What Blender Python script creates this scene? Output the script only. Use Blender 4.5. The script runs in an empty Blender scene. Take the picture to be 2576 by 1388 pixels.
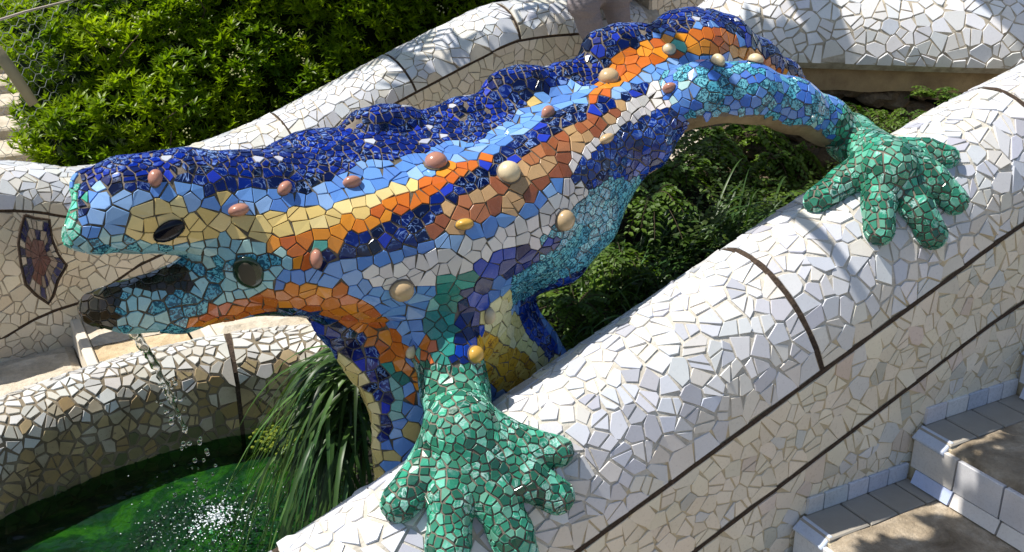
import bpy, bmesh, math, random
import numpy as np
from math import radians, sin, cos, pi, sqrt, atan2
from mathutils import Vector, Matrix, kdtree, noise as mnoise
random.seed(7); RNG = np.random.default_rng(7)
SC = bpy.context.scene
COL = SC.collection

# ---------------------------------------------------------------- camera
F_PX = 2702.7                      # focal length in pixels of a 2576 px wide view
PITCH, HEAD = radians(22), radians(61.3)
FW = np.array([cos(HEAD)*cos(PITCH), sin(HEAD)*cos(PITCH), -sin(PITCH)])
RT = np.array([sin(HEAD), -cos(HEAD), 0.0]); UP = np.cross(RT, FW)
CAM = np.array([0, 0, 1.65])
cd = bpy.data.cameras.new('camera'); cam = bpy.data.objects.new('camera', cd); COL.objects.link(cam)
cd.sensor_width = 36; cd.lens = 36*F_PX/2576; cd.clip_start = .05; cd.clip_end = 200
cam.matrix_world = Matrix(((RT[0], UP[0], -FW[0], CAM[0]), (RT[1], UP[1], -FW[1], CAM[1]), (RT[2], UP[2], -FW[2], CAM[2]), (0, 0, 0, 1)))
SC.camera = cam

# ---------------------------------------------------------------- light
SUN = Vector((-.42, .22, .87)).normalized()      # direction towards the sun
w = bpy.data.worlds.new('World'); SC.world = w; w.use_nodes = True
wn = w.node_tree.nodes; wl = w.node_tree.links
sky = wn.new('ShaderNodeTexSky'); sky.sky_type = 'NISHITA'; sky.sun_disc = False
sky.sun_elevation = math.asin(SUN.z); sky.sun_rotation = atan2(SUN.x, SUN.y)
bg = wn['Background']; bg.inputs['Strength'].default_value = .10
wl.new(sky.outputs[0], bg.inputs['Color'])
sd = bpy.data.lights.new('sun', 'SUN'); sd.energy = 5.0; sd.angle = radians(.53); sd.color = (1, .95, .87)
so = bpy.data.objects.new('sun', sd); COL.objects.link(so)
so.rotation_euler = SUN.to_track_quat('Z', 'Y').to_euler(); so.location = (0, 0, 8)
SC.view_settings.view_transform = 'Standard'; SC.view_settings.look = 'None'
SC.view_settings.exposure = 0.34; SC.view_settings.gamma = 1

# ---------------------------------------------------------------- helpers
def at(px, py, y=None, z=None, x=None, depth=None):
    d = FW + RT*(px-1288)/F_PX + UP*(694-py)/F_PX
    if depth is not None: t = depth
    elif y is not None: t = (y-CAM[1])/d[1]
    elif z is not None: t = (z-CAM[2])/d[2]
    else: t = (x-CAM[0])/d[0]
    return CAM + d*t
def proj(P):
    v = np.atleast_2d(P) - CAM; z = v@FW
    return 1288+F_PX*(v@RT)/z, 694-F_PX*(v@UP)/z, z
def tag(o, label=None, cat=None, group=None, kind=None):
    if label: o['label'] = label
    if cat: o['category'] = cat
    if group: o['group'] = group
    if kind: o['kind'] = kind
    return o
def thing(name, loc, label, cat, group=None):
    o = bpy.data.objects.new(name, None); COL.objects.link(o); o.location = loc; o.empty_display_size = .1
    return tag(o, label, cat, group)
def link(o, parent=None):
    COL.objects.link(o)
    if parent is not None:
        o.parent = parent
        tl = Vector((0, 0, 0)); p = parent
        while p is not None: tl += p.location; p = p.parent
        o.matrix_parent_inverse = Matrix.Translation(-parent.location)
    return o
def mesh(name, V, Fc, mats, parent=None, midx=None, smooth=False, col=None):
    m = bpy.data.meshes.new(name)
    V = np.asarray(V, float)
    m.from_pydata(V.tolist(), [], [list(map(int, f)) for f in Fc])
    for mt in (mats if isinstance(mats, (list, tuple)) else [mats]): m.materials.append(mt)
    if midx is not None: m.polygons.foreach_set('material_index', np.asarray(midx, np.int32))
    if smooth: m.polygons.foreach_set('use_smooth', np.ones(len(m.polygons), bool))
    if col is not None:
        a = m.color_attributes.new('tile_colour', 'FLOAT_COLOR', 'POINT')
        c = np.ones((len(V), 4), np.float32); c[:, :3] = col
        a.data.foreach_set('color', c.ravel())
    m.update()
    return link(bpy.data.objects.new(name, m), parent)
class MB:
    def __init__(s): s.V = []; s.F = []; s.M = []; s.C = []
    def add(s, V, Fc, mi=0, col=None):
        b = len(s.V); s.V += [tuple(v) for v in V]; s.F += [[b+i for i in f] for f in Fc]; s.M += [mi]*len(Fc)
        if col is not None: s.C += [tuple(col)]*len(V)
    def build(s, name, mats, parent=None, smooth=False):
        return mesh(name, s.V, s.F, mats, parent, s.M, smooth, s.C if s.C else None)
def box_vf(c, sx, sy, sz, M=None, bev=.0, jit=0):
    """bevelled box: top edges taken in"""
    hx, hy, hz = sx/2, sy/2, sz/2; b = min(bev, hx*.6, hy*.6, hz*.6)
    V = [(-hx, -hy, -hz), (hx, -hy, -hz), (hx, hy, -hz), (-hx, hy, -hz), (-hx, -hy, hz-b), (hx, -hy, hz-b), (hx, hy, hz-b), (-hx, hy, hz-b),
         (-hx+b, -hy+b, hz), (hx-b, -hy+b, hz), (hx-b, hy-b, hz), (-hx+b, hy-b, hz)]
    Fc = [(3, 2, 1, 0), (0, 1, 5, 4), (1, 2, 6, 5), (2, 3, 7, 6), (3, 0, 4, 7), (4, 5, 9, 8), (5, 6, 10, 9), (6, 7, 11, 10), (7, 4, 8, 11), (8, 9, 10, 11)]
    V = [Vector(v)+Vector((random.uniform(-jit, jit), random.uniform(-jit, jit), random.uniform(-jit, jit)*.3)) for v in V]
    if M is not None: V = [M@v for v in V]
    return [Vector(c)+v for v in V], Fc
def tube_vf(pts, rad, n=8, cap=True):
    V = []; Fc = []; pts = [Vector(p) for p in pts]; m = len(pts)
    prev = None
    for i, p in enumerate(pts):
        t = (pts[min(i+1, m-1)]-pts[max(i-1, 0)]).normalized()
        a = prev if prev is not None else (Vector((0, 0, 1)) if abs(t.z) < .9 else Vector((1, 0, 0)))
        a = (a - t*a.dot(t)).normalized(); prev = a; b = t.cross(a)
        r = rad[i] if hasattr(rad, '__len__') else rad
        for k in range(n):
            q = 2*pi*k/n; V.append(p+(a*cos(q)+b*sin(q))*r)
    for i in range(m-1):
        for k in range(n): Fc.append((i*n+k, i*n+(k+1) % n, (i+1)*n+(k+1) % n, (i+1)*n+k))
    if cap: Fc.append(tuple(range(n))[::-1]); Fc.append(tuple((m-1)*n+k for k in range(n)))
    return V, Fc

# ---------------------------------------------------------------- materials
class NT:
    def __init__(s, name):
        s.m = bpy.data.materials.new(name); s.m.use_nodes = True; s.t = s.m.node_tree; s.n = s.t.nodes; s.l = s.t.links
        s.b = s.n['Principled BSDF']; s.out = s.n['Material Output']
    def node(s, ty, **kw):
        n = s.n.new(ty)
        for k, v in kw.items(): setattr(n, k, v)
        return n
    def noise(s, scale, detail=4, rough=.5, dist=0, vec=None, stretch=None):
        n = s.node('ShaderNodeTexNoise'); n.inputs['Scale'].default_value = scale; n.inputs['Detail'].default_value = detail
        n.inputs['Roughness'].default_value = rough; n.inputs['Distortion'].default_value = dist
        if vec is None:
            if not hasattr(s, 'tc'): s.tc = s.node('ShaderNodeTexCoord').outputs['Object']
            vec = s.tc
        if stretch:
            mp = s.node('ShaderNodeMapping'); mp.inputs['Scale'].default_value = stretch; s.l.new(vec, mp.inputs[0]); vec = mp.outputs[0]
        s.l.new(vec, n.inputs['Vector']); return n.outputs['Fac']
    def ramp(s, fac, stops, interp='LINEAR'):
        r = s.node('ShaderNodeValToRGB'); r.color_ramp.interpolation = interp; e = r.color_ramp.elements
        while len(e) < len(stops): e.new(.5)
        for i, (p, c) in enumerate(stops):
            e[i].position = p; c = (c, c, c) if not hasattr(c, '__len__') else c; e[i].color = (*c, 1)
        s.l.new(fac, r.inputs[0]); return r.outputs[0]
    def mix(s, fac, a, b, mode='MIX'):
        n = s.node('ShaderNodeMix', data_type='RGBA', blend_type=mode)
        for i, v in ((0, fac), (6, a), (7, b)):
            if hasattr(v, 'is_linked') or hasattr(v, 'links'): s.l.new(v, n.inputs[i])
            else: n.inputs[i].default_value = v if i == 0 else (*v, 1)
        return n.outputs[2]
    def math(s, op, a, b=0.0):
        n = s.node('ShaderNodeMath', operation=op)
        for i, v in ((0, a), (1, b)):
            if hasattr(v, 'links'): s.l.new(v, n.inputs[i])
            else: n.inputs[i].default_value = v
        return n.outputs[0]
    def attr(s, name='tile_colour'):
        n = s.node('ShaderNodeAttribute'); n.attribute_name = name; return n.outputs['Color']
    def bump(s, h, strength=.3, dist=.005):
        n = s.node('ShaderNodeBump'); n.inputs['Strength'].default_value = strength; n.inputs['Distance'].default_value = dist
        s.l.new(h, n.inputs['Height']); s.l.new(n.outputs[0], s.b.inputs['Normal'])
    def set(s, col=None, rough=None, spec=None, coat=None):
        for k, v in (('Base Color', col), ('Roughness', rough), ('Specular IOR Level', spec), ('Coat Weight', coat)):
            if v is None: continue
            if hasattr(v, 'links'): s.l.new(v, s.b.inputs[k])
            else: s.b.inputs[k].default_value = (*v, 1) if hasattr(v, '__len__') else v
        return s.m

def m_glaze(name, dirt=.25, rough=.16, bump=.15, crackle=0.0):
    t = NT(name); c = t.attr()
    n = t.noise(9, 5, .6); n2 = t.noise(90, 3, .6)
    c2 = t.mix(t.ramp(n, [(.35, 0.0), (.75, dirt)]), c, (.23, .17, .10))
    c3 = t.mix(t.ramp(n2, [(.62, 0.0), (.75, dirt*1.3)]), c2, (.16, .12, .08))
    t.bump(t.noise(28, 2, .5), bump, .004)
    return t.set(c3, t.ramp(n2, [(.3, rough), (.8, rough+.25)]), .5, .25)
def m_marble(name, vein, scale=22, width=.035, base2=None, rough=.1):
    t = NT(name); c = t.attr()
    n = t.noise(scale, 3, .55, 2.2)
    v = t.ramp(n, [(.5-width*2.2, 0.0), (.5-width*.3, .75), (.5+width*.3, .75), (.5+width*2.2, 0.0)])
    m = t.noise(scale*.7, 2, .5)
    v = t.math('MULTIPLY', v, t.ramp(m, [(.42, 0.0), (.6, 1.0)]))
    c2 = t.mix(t.noise(scale*1.5, 2), c, t.mix(1.0, c, (1.4, 1.9, 1.9), 'MULTIPLY'))
    t.bump(t.noise(30, 2, .5), .2, .005)
    return t.set(t.mix(v, c2, vein), rough, .5, .1)
def m_speckle(name, dark, scale=110, lo=.47):
    t = NT(name); c = t.attr()
    n = t.noise(scale, 2, .5, 1.5)
    v = t.ramp(n, [(lo, 0.0), (lo+.05, .95)])
    t.bump(n, .15, .002)
    return t.set(t.mix(v, c, dark), .18, .55, .25)
GLZ = m_glaze('glazed_tile', .22)
CLEAN = m_glaze('clean_glaze', .02, .12, .1)
MARB = m_marble('marbled_cobalt', (.28, .46, .90), 24, .017)
GSW = m_marble('swirled_green', (.55, .78, .72), 26, .03)
SPK = m_speckle('speckled_teal', (.01, .075, .13))
WHT = m_glaze('white_glaze', .10, .22, .12)
WDIRT = m_glaze('dirty_glaze', .75, .3, .2)
YCR = m_speckle('crackled_yellow', (.34, .16, .02), 60, .58)
WET = m_glaze('wet_moss', .25, .08, .5)
MATS = [WET, GLZ, CLEAN, MARB, GSW, SPK, WHT, WDIRT, YCR]
MI = {m.name: i for i, m in enumerate(MATS)}
def m_grout(name, a=(.56, .50, .40), b=(.30, .25, .19), s=30):
    t = NT(name); n = t.noise(s, 6, .65); t.bump(t.noise(180, 4, .7), .6, .004)
    return t.set(t.mix(t.ramp(n, [(.35, 0.0), (.7, 1.0)]), a, b), .9, .2)
GROUT = m_grout('pale_grout'); GROUT_Y = m_grout('ochre_grout', (.66, .56, .38), (.50, .41, .27))
GROUT_T = m_grout('tube_grout', (.66, .62, .54), (.46, .42, .35))
GROUT_D = m_grout('dark_grout', (.20, .17, .12), (.06, .05, .035))
GROUT_L = m_grout('lizard_grout', (.24, .20, .16), (.12, .10, .08))
JOINT = m_grout('dark_joint', (.035, .025, .018), (.10, .07, .05), 120)
STUCCO = m_grout('ochre_stucco', (.48, .35, .19), (.24, .16, .09), 7)
def m_stone(name, a, b, c, scale=6, bump=.5):
    t = NT(name); n = t.noise(scale, 8, .65, .4); n2 = t.noise(scale*6, 6, .7)
    col = t.ramp(n, [(.3, a), (.52, b), (.72, c)])
    col = t.mix(t.ramp(n2, [(.4, 0.0), (.7, .6)]), col, tuple(x*.5 for x in b))
    t.bump(t.math('ADD', n, n2), bump, .012)
    return t.set(col, .85, .3)
STONE = m_stone('warm_stone', (.42, .33, .20), (.62, .52, .36), (.72, .63, .48))
TREAD = m_stone('tread_stone', (.15, .11, .065), (.44, .36, .26), (.68, .60, .48), 8, .9)
ROCK = m_stone('dark_rock', (.06, .045, .03), (.20, .15, .10), (.36, .28, .19), 9, .9)
SOIL = m_stone('soil', (.006, .006, .004), (.016, .013, .009), (.03, .025, .016), 14, 1)  # coloured near black to stand for deep shade under the plants
def m_leaf(name, a, b, trans=.35, rough=.38, scale=3):
    t = NT(name); n = t.noise(scale, 4, .7); oi = t.attr()
    c = t.mix(t.ramp(n, [(.3, 0.0), (.7, 1.0)]), a, b); c = t.mix(1.0, c, oi, 'MULTIPLY')
    t.set(c, rough, .4)
    tr = t.node('ShaderNodeBsdfTranslucent'); mx = t.node('ShaderNodeMixShader'); mx.inputs[0].default_value = trans
    t.l.new(t.mix(1.0, c, (1.25, 1.35, .5), 'MULTIPLY'), tr.inputs['Color']); t.l.new(t.b.outputs[0], mx.inputs[1]); t.l.new(tr.outputs[0], mx.inputs[2])
    t.l.new(mx.outputs[0], t.out.inputs['Surface']); return t.m
LEAF = m_leaf('hedge_leaf', (.07, .16, .006), (.34, .44, .012), .45)
FERN = m_leaf('fern_leaf', (.05, .12, .02), (.14, .22, .02), .4, .5, 6)
GRASS = m_leaf('grass_blade', (.03, .10, .03), (.10, .18, .03), .3, .4, 5)
BLOOM = NT('cream_blossom').set((.42, .42, .18), .8)
TWIG = NT('twig').set((.07, .05, .03), .9)
def m_simple(name, c, rough=.6, spec=.5, bump=None, var=.15):
    t = NT(name); n = t.noise(20, 5, .6); col = t.mix(n, tuple(x*(1-var) for x in c), tuple(min(1, x*(1+var)) for x in c))
    if bump: t.bump(t.noise(bump, 4, .6), .4, .004)
    return t.set(col, rough, spec)

# ---------------------------------------------------------------- tile maker: flat shards cut on the surface
def clip_poly(P, dx, dy, d):
    out = []; n = len(P)
    for i in range(n):
        a = P[i]; b = P[(i+1) % n]
        da = a[0]*dx+a[1]*dy-d; db = b[0]*dx+b[1]*dy-d
        if da <= 0: out.append(a)
        if (da < 0 < db) or (db < 0 < da):
            t = da/(da-db); out.append((a[0]+(b[0]-a[0])*t, a[1]+(b[1]-a[1])*t))
    return out
def basis(n):
    n = n/np.linalg.norm(n)
    a = np.cross(n, [0, 0, 1.0]) if abs(n[2]) < .9 else np.cross(n, [1.0, 0, 0])
    a /= np.linalg.norm(a); return a, np.cross(n, a), n
def shards(P, N, R, gap=.004, jit=.12, region=None, clips=None, reject=.15):
    """P seeds, N normals, R tile radius; gives per seed (poly verts 3D top) or None"""
    n = len(P); kd = kdtree.KDTree(n)
    for i in range(n): kd.insert(P[i], i)
    kd.balance(); out = []
    gap = np.broadcast_to(gap, (n,))
    for i in range(n):
        r = R[i]; a, b, nn = basis(N[i]); p = P[i]
        q0 = random.uniform(0, pi); poly = [(1.35*r*cos(q0+k*pi/4), 1.35*r*sin(q0+k*pi/4)) for k in range(8)]
        ok = True
        for (co, j, dist) in kd.find_range(p, 2.6*r):
            if j == i or dist < 1e-6: continue
            if N[j]@nn < reject: continue
            if region is not None and region[j] != region[i]: continue
            d = P[j]-p; dx = d@a; dy = d@b; L = sqrt(dx*dx+dy*dy)
            if L < 1e-6: ok = False; break
            ang = random.uniform(-jit, jit); ca, sa = cos(ang), sin(ang); ux, uy = dx/L, dy/L
            ux, uy = ux*ca-uy*sa, ux*sa+uy*ca
            poly = clip_poly(poly, ux, uy, dist*.5-gap[i]*.5*random.uniform(.7, 1.7))
            if len(poly) < 3: ok = False; break
        if ok and clips is not None:
            for (dv, d) in clips[i]:
                dx = dv@a; dy = dv@b; L = sqrt(dx*dx+dy*dy) or 1
                poly = clip_poly(poly, dx/L, dy/L, d)
                if len(poly) < 3: ok = False; break
        if not ok: out.append(None); continue
        # drop tiny edges
        q = [poly[0]]
        for v in poly[1:]:
            if (v[0]-q[-1][0])**2+(v[1]-q[-1][1])**2 > (.14*r)**2: q.append(v)
        if len(q) > 3 and (q[0][0]-q[-1][0])**2+(q[0][1]-q[-1][1])**2 < (.14*r)**2: q.pop()
        ar = .5*abs(sum(q[k][0]*q[(k+1) % len(q)][1]-q[(k+1) % len(q)][0]*q[k][1] for k in range(len(q))))
        if len(q) < 3 or ar < (.35*r)**2*.6: out.append(None); continue
        out.append((q, a, b, nn, ar))
    return out
def lay_tiles(name, P, N, sh, cols, mi, parent, h=.004, th=.009, tilt=.04, keep=290, fit=None, stuff_name=None, split=.0, split_min=0, split_gap=.003):
    """turns shards into separate tile objects (the ones that show largest) and one joined remainder"""
    items = []; todo = []
    for i, s in enumerate(sh):
        if s is None: continue
        q, a, b, n, ar = s; g_ = split_gap
        if random.random() < split and ar > split_min:
            cx = sum(v[0] for v in q)/len(q); cy = sum(v[1] for v in q)/len(q); an = random.uniform(0, pi)
            # cut across the longer extent
            ex = max(q, key=lambda v: (v[0]-cx)**2+(v[1]-cy)**2); an = atan2(ex[1]-cy, ex[0]-cx)+random.gauss(0, .5)
            ux, uy = cos(an), sin(an); d0 = cx*ux+cy*uy+random.uniform(-.15, .15)*sqrt(ar)
            for h1 in (clip_poly(q, ux, uy, d0-g_/2), clip_poly(q, -ux, -uy, -d0-g_/2)):
                if len(h1) >= 3:
                    a1 = .5*abs(sum(h1[k][0]*h1[(k+1) % len(h1)][1]-h1[(k+1) % len(h1)][0]*h1[k][1] for k in range(len(h1))))
                    if a1 > ar*.15: todo.append((i, h1, a, b, n, a1))
        else: todo.append((i, q, a, b, n, ar))
    for (i, q, a, b, n, ar) in todo:
        tx, ty = random.gauss(0, tilt), random.gauss(0, tilt); hh = h+random.uniform(-.0007, .0007)
        m = len(q); cx = sum(v[0] for v in q)/m; cy = sum(v[1] for v in q)/m
        top = np.array([P[i]+a*u+b*v+n*(hh+tx*(u-cx)+ty*(v-cy)) for u, v in q])
        items.append((i, top, n, ar))
    if fit is not None and items:
        A = np.concatenate([it[1] for it in items]); A2 = fit(A, h); k = 0; new = []
        dv = np.linalg.norm(A2-A, axis=1)
        for (i, top, n, ar) in items:
            if dv[k:k+len(top)].max() > .021: k += len(top); continue
            new.append((i, A2[k:k+len(top)], n, ar)); k += len(top)
        items = new
    score = []
    for k, (i, top, n, ar) in enumerate(items):
        c = top.mean(0); x, y, z = proj(c); v = (CAM-c); v /= np.linalg.norm(v)
        s = ar*max(0, n@v)/z[0]**2
        if not (-40 < x[0] < 2616 and -40 < y[0] < 1428): s = 0
        score.append(s)
    order = sorted(range(len(items)), key=lambda k: -score[k]); rest = MB()
    for rank, k in enumerate(order):
        i, top, n, ar = items[k]; m = len(top); c = top.mean(0)
        e = min(.0011, sqrt(ar)*.05)
        d = top-c; ln = np.linalg.norm(d, axis=1, keepdims=True)+1e-9
        inner = top - d/ln*e; mid = top - n*e*1.0; low = top - n*th
        V = np.concatenate([inner, mid, low]); Fc = [tuple(range(m))]
        for q in range(m):
            r2 = (q+1) % m; Fc += [(m+q, m+r2, r2, q), (2*m+q, 2*m+r2, m+r2, m+q)]
        if rank < keep and score[k] > 0:
            mesh(name, V, Fc, MATS[mi[i]], parent, None, False, np.tile(cols[i], (len(V), 1)))
        else: rest.add(V, Fc, mi[i], cols[i])
    if rest.V:
        o = rest.build(stuff_name or name+'_field', MATS, parent); o['kind'] = 'stuff'
def poisson(P, R, keep=None):
    """greedy dart selection with per-point radius"""
    cs = max(R); g = {}; out = []
    def cell(p): return (int(p[0]//cs), int(p[1]//cs), int((p[2] if len(p) > 2 else 0)//cs))
    for i in range(len(P)):
        p = P[i]; c = cell(p); ok = True
        for dx in (-1, 0, 1):
            for dy in (-1, 0, 1):
                for dz in (-1, 0, 1):
                    for j in g.get((c[0]+dx, c[1]+dy, c[2]+dz), ()):
                        q = P[j]; dd = sum((p[k]-q[k])**2 for k in range(len(p)))
                        if dd < (min(R[i], R[j]))**2: ok = False; break
                    if not ok: break
                if not ok: break
            if not ok: break
        if ok: g.setdefault(c, []).append(i); out.append(i)
    return out

# ---------------------------------------------------------------- swept walls
def catmull(pts, step=.03):
    pts = [np.array(p, float) for p in pts]; pts = [2*pts[0]-pts[1]]+pts+[2*pts[-1]-pts[-2]]; out = []
    for i in range(1, len(pts)-2):
        n = max(2, int(np.linalg.norm(pts[i+1]-pts[i])/step))
        for k in range(n):
            t = k/n; a, b, c, d = pts[i-1:i+3]
            out.append(.5*((2*b)+(-a+c)*t+(2*a-5*b+4*c-d)*t*t+(-a+3*b-3*c+d)*t**3))
    out.append(pts[-2]); return np.array(out)
class Sweep:
    """path (x,y,z) of the joint line on the near face; profile of (inward, height) pairs with v=0 at the joint"""
    def __init__(s, path, prof, v0, scale_fn=None):
        s.path = catmull(path); n = len(s.path)
        t = np.gradient(s.path, axis=0); th = t.copy(); th[:, 2] = 0; th /= np.linalg.norm(th, axis=1)[:, None]
        inw = np.stack([-th[:, 1], th[:, 0], np.zeros(n)], 1)     # left of travel = away from the viewer
        prof = np.array(prof, float)
        t = t/np.linalg.norm(t, axis=1)[:, None]; upv = np.cross(t, inw); upv /= np.linalg.norm(upv, axis=1)[:, None]
        s.G = s.path[:, None]+inw[:, None]*prof[None, :, :1]+np.where(prof[None, :, 1:] > 0, upv[:, None], np.array([0, 0, 1.0]))*prof[None, :, 1:]
        if scale_fn: s.G = scale_fn(s.G, s.path, inw, prof)
        s.u = np.concatenate([[0], np.cumsum(np.linalg.norm(np.diff(s.path, axis=0), axis=1))])
        pv = np.concatenate([[0], np.cumsum(np.linalg.norm(np.diff(prof, axis=0), axis=1))]); s.v = pv-pv[v0]
        du = np.gradient(s.G, axis=0); dv = np.gradient(s.G, axis=1)
        s.N = np.cross(du, dv); s.N /= np.linalg.norm(s.N, axis=2)[..., None]+1e-9
    def _ix(s, A, u, v):
        iu = np.interp(u, s.u, np.arange(len(s.u))); iv = np.interp(v, s.v, np.arange(len(s.v)))
        a = np.clip(iu.astype(int), 0, len(s.u)-2); b = np.clip(iv.astype(int), 0, len(s.v)-2); fu = (iu-a)[..., None]; fv = (iv-b)[..., None]
        return (A[a, b]*(1-fu)*(1-fv)+A[a+1, b]*fu*(1-fv)+A[a, b+1]*(1-fu)*fv+A[a+1, b+1]*fu*fv)
    def pos(s, u, v): return s._ix(s.G, np.asarray(u, float), np.asarray(v, float))
    def nor(s, u, v):
        n = s._ix(s.N, np.asarray(u, float), np.asarray(v, float)); return n/(np.linalg.norm(n, axis=-1)[..., None]+1e-9)
    def body(s, name, mat, parent):
        nu, nv = s.G.shape[:2]; V = s.G.reshape(-1, 3)
        Fc = [(i*nv+j, (i+1)*nv+j, (i+1)*nv+j+1, i*nv+j+1) for i in range(nu-1) for j in range(nv-1)]
        Fc += [tuple(range(nv)), tuple((nu-1)*nv+j for j in range(nv))[::-1]]
        return mesh(name, V, Fc, mat, parent, None, False)
    def strip(s, name, line, wdt, mat, parent, h=.0025):
        line = np.array(line, float); d = np.gradient(line, axis=0); d /= np.linalg.norm(d, axis=1)[:, None]; nn = np.stack([-d[:, 1], d[:, 0]], 1)
        V = []; 
        for k in range(len(line)):
            wv = wdt/2*random.uniform(.8, 1.2)
            for sg in (-1, 1):
                q = line[k]+nn[k]*wv*sg; p = s.pos(*q); V.append(p+s.nor(*q)*h)
        Fc = [(2*k, 2*k+2, 2*k+3, 2*k+1) for k in range(len(line)-1)]
        return mesh(name, V, Fc, mat, parent)
def tile_sweep(s, parent, u0, u1, v0, v1, r, colfn, grooves_v=(), grooves_u=(), gw=.016, gap=.006, jit=.16, keep=290, skip=None, name='tile', h=.004, tilt=.035, inner=.62, split=.5, sgap=.005):
    """grooves_v: functions u->v; grooves_u: positions along u (only above v=0)"""
    n = int((u1-u0)*(v1-v0)/(r*r)*3.5); U = RNG.uniform(u0, u1, n); Vv = RNG.uniform(v0, v1, n); P = s.pos(U, Vv)
    okm = np.ones(n, bool)
    for g in grooves_v: okm &= np.abs(Vv-g(U)) > gw*.5+r*.33
    for (gu, lo) in grooves_u: okm &= (np.abs(U-gu) > gw*.5+r*.33) | (Vv < lo)
    if skip is not None: okm &= ~skip(U, Vv, P)
    U, Vv, P = U[okm], Vv[okm], P[okm]
    rr = r*RNG.uniform(inner*.95, inner*2.4, len(U))
    sel = poisson(P.tolist(), rr.tolist()); U, Vv, P, rr = U[sel], Vv[sel], P[sel], rr[sel]; N = s.nor(U, Vv)
    eps = .01; Tu = s.pos(U+eps, Vv)-s.pos(U-eps, Vv); Tv = s.pos(U, Vv+eps)-s.pos(U, Vv-eps)
    Tu /= np.linalg.norm(Tu, axis=1)[:, None]; Tv /= np.linalg.norm(Tv, axis=1)[:, None]
    reg = []; clips = []
    for i in range(len(U)):
        k = 0; c = []
        for gi, g in enumerate(grooves_v):
            dv = Vv[i]-g(U[i]); k += (dv > 0)*(1+gi)
            sl = (g(U[i]+.01)-g(U[i]-.01))/.02; ld = Tu[i]+sl*Tv[i]; ld = ld/np.linalg.norm(ld)
            nv = Tv[i]-(Tv[i]@ld)*ld; dd = abs(dv)*np.linalg.norm(nv); nv = nv/np.linalg.norm(nv)
            if dd < 2.2*r: c.append((-np.sign(dv)*nv, dd-gw*.5))
        for gi, (gu, lo) in enumerate(grooves_u):
            if Vv[i] > lo:
                du = U[i]-gu; k += (du > 0)*100*(gi+1)
                if abs(du) < 2.2*r: nu = Tu[i]-(Tu[i]@Tv[i])*Tv[i]; ln = np.linalg.norm(nu); c.append((-np.sign(du)*nu/ln, abs(du)*ln-gw*.5))
        for val, lim, T in ((U[i], u0, Tu[i]), (U[i], u1, Tu[i]), (Vv[i], v0, Tv[i]), (Vv[i], v1, Tv[i])):
            dd = val-lim
            if abs(dd) < 2.2*r: c.append((-np.sign(dd)*T, abs(dd)))
        reg.append(k); clips.append(c)
    sh = shards(P, N, np.full(len(U), r*1.5), gap(U, Vv) if callable(gap) else gap, jit, reg, clips)
    cols = []; mi = []
    for i in range(len(U)):
        c, m = colfn(U[i], Vv[i], P[i]); cols.append(c); mi.append(MI[m])
    lay_tiles(name, P, N, sh, cols, mi, parent, h=h, keep=keep, tilt=tilt, split=split, split_min=(r*.85)**2, split_gap=sgap)

def vary(c, s=.12, t=.03):
    k = 1+random.uniform(-s, s); return np.clip([c[0]*k+random.uniform(-t, t)*c[0], c[1]*k, c[2]*k+random.uniform(-t, t)*c[2]], 0, .9)
# ================================================================ THE SETTING
def plane_sheet(name, x0, x1, y0, y1, z, mat, nx=2, ny=2, fn=None, kind='structure'):
    V = []; 
    for i in range(nx+1):
        for j in range(ny+1):
            x = x0+(x1-x0)*i/nx; y = y0+(y1-y0)*j/ny; V.append((x, y, z if fn is None else fn(x, y)))
    Fc = [(i*(ny+1)+j, (i+1)*(ny+1)+j, (i+1)*(ny+1)+j+1, i*(ny+1)+j+1) for i in range(nx) for j in range(ny)]
    o = mesh(name, V, Fc, mat, None, None, fn is not None); o['kind'] = kind; return o
plane_sheet('ground', -30, 40, -30, 40, -1.4, SOIL)

# ---- near parapet
Y0, PA, PB = 1.735, .21, .285
def zg(x):
    x = np.asarray(x, float); z = .132+.406*(x-1.119)
    return np.where(x > 2.5, z-(x-2.5)*.13, z)
def near_profile():
    p = [(0, -1.1), (0, -.8), (0, -.5), (0, -.25), (0, -.1), (0, 0)]
    for k in range(1, 19):
        t = pi*k/18; p.append((PA-PA*cos(t), PB*sin(t)**.9))
    return p+[(2*PA, -.15), (2*PA, -.6)]
NP = Sweep([(x, Y0, float(zg(x))) for x in np.linspace(-.5, 4.0, 16)], near_profile(), 5)
par = thing('parapet_wall', (1.5, Y0+.2, -.2), 'thick rounded stair parapet in white broken tiles under the green paws, nearest wall', 'wall')
_b = NP.body('wall_core', GROUT_Y, par); _b.data.materials.append(GROUT_T)
_nv = NP.G.shape[1]-1; _mi = np.zeros(len(_b.data.polygons), np.int32)
for _k in range(len(_mi)-2): _mi[_k] = 1 if _k % _nv >= 6 else 0
_b.data.polygons.foreach_set('material_index', _mi)
def u_at(sw, x): return float(np.interp(x, sw.path[:, 0], sw.u))
RING1, RING2, RING0 = u_at(NP, 1.835), u_at(NP, 2.66), u_at(NP, .60)
G1 = lambda u: 0*np.asarray(u)+0.0
G2 = lambda u: 0*np.asarray(u)-.262
def wall_skip(U, V, P): # nothing below the treads
    st = np.floor((P[:, 0]-1.80)/.41)*.159
    return P[:, 2] < st-.25
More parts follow.
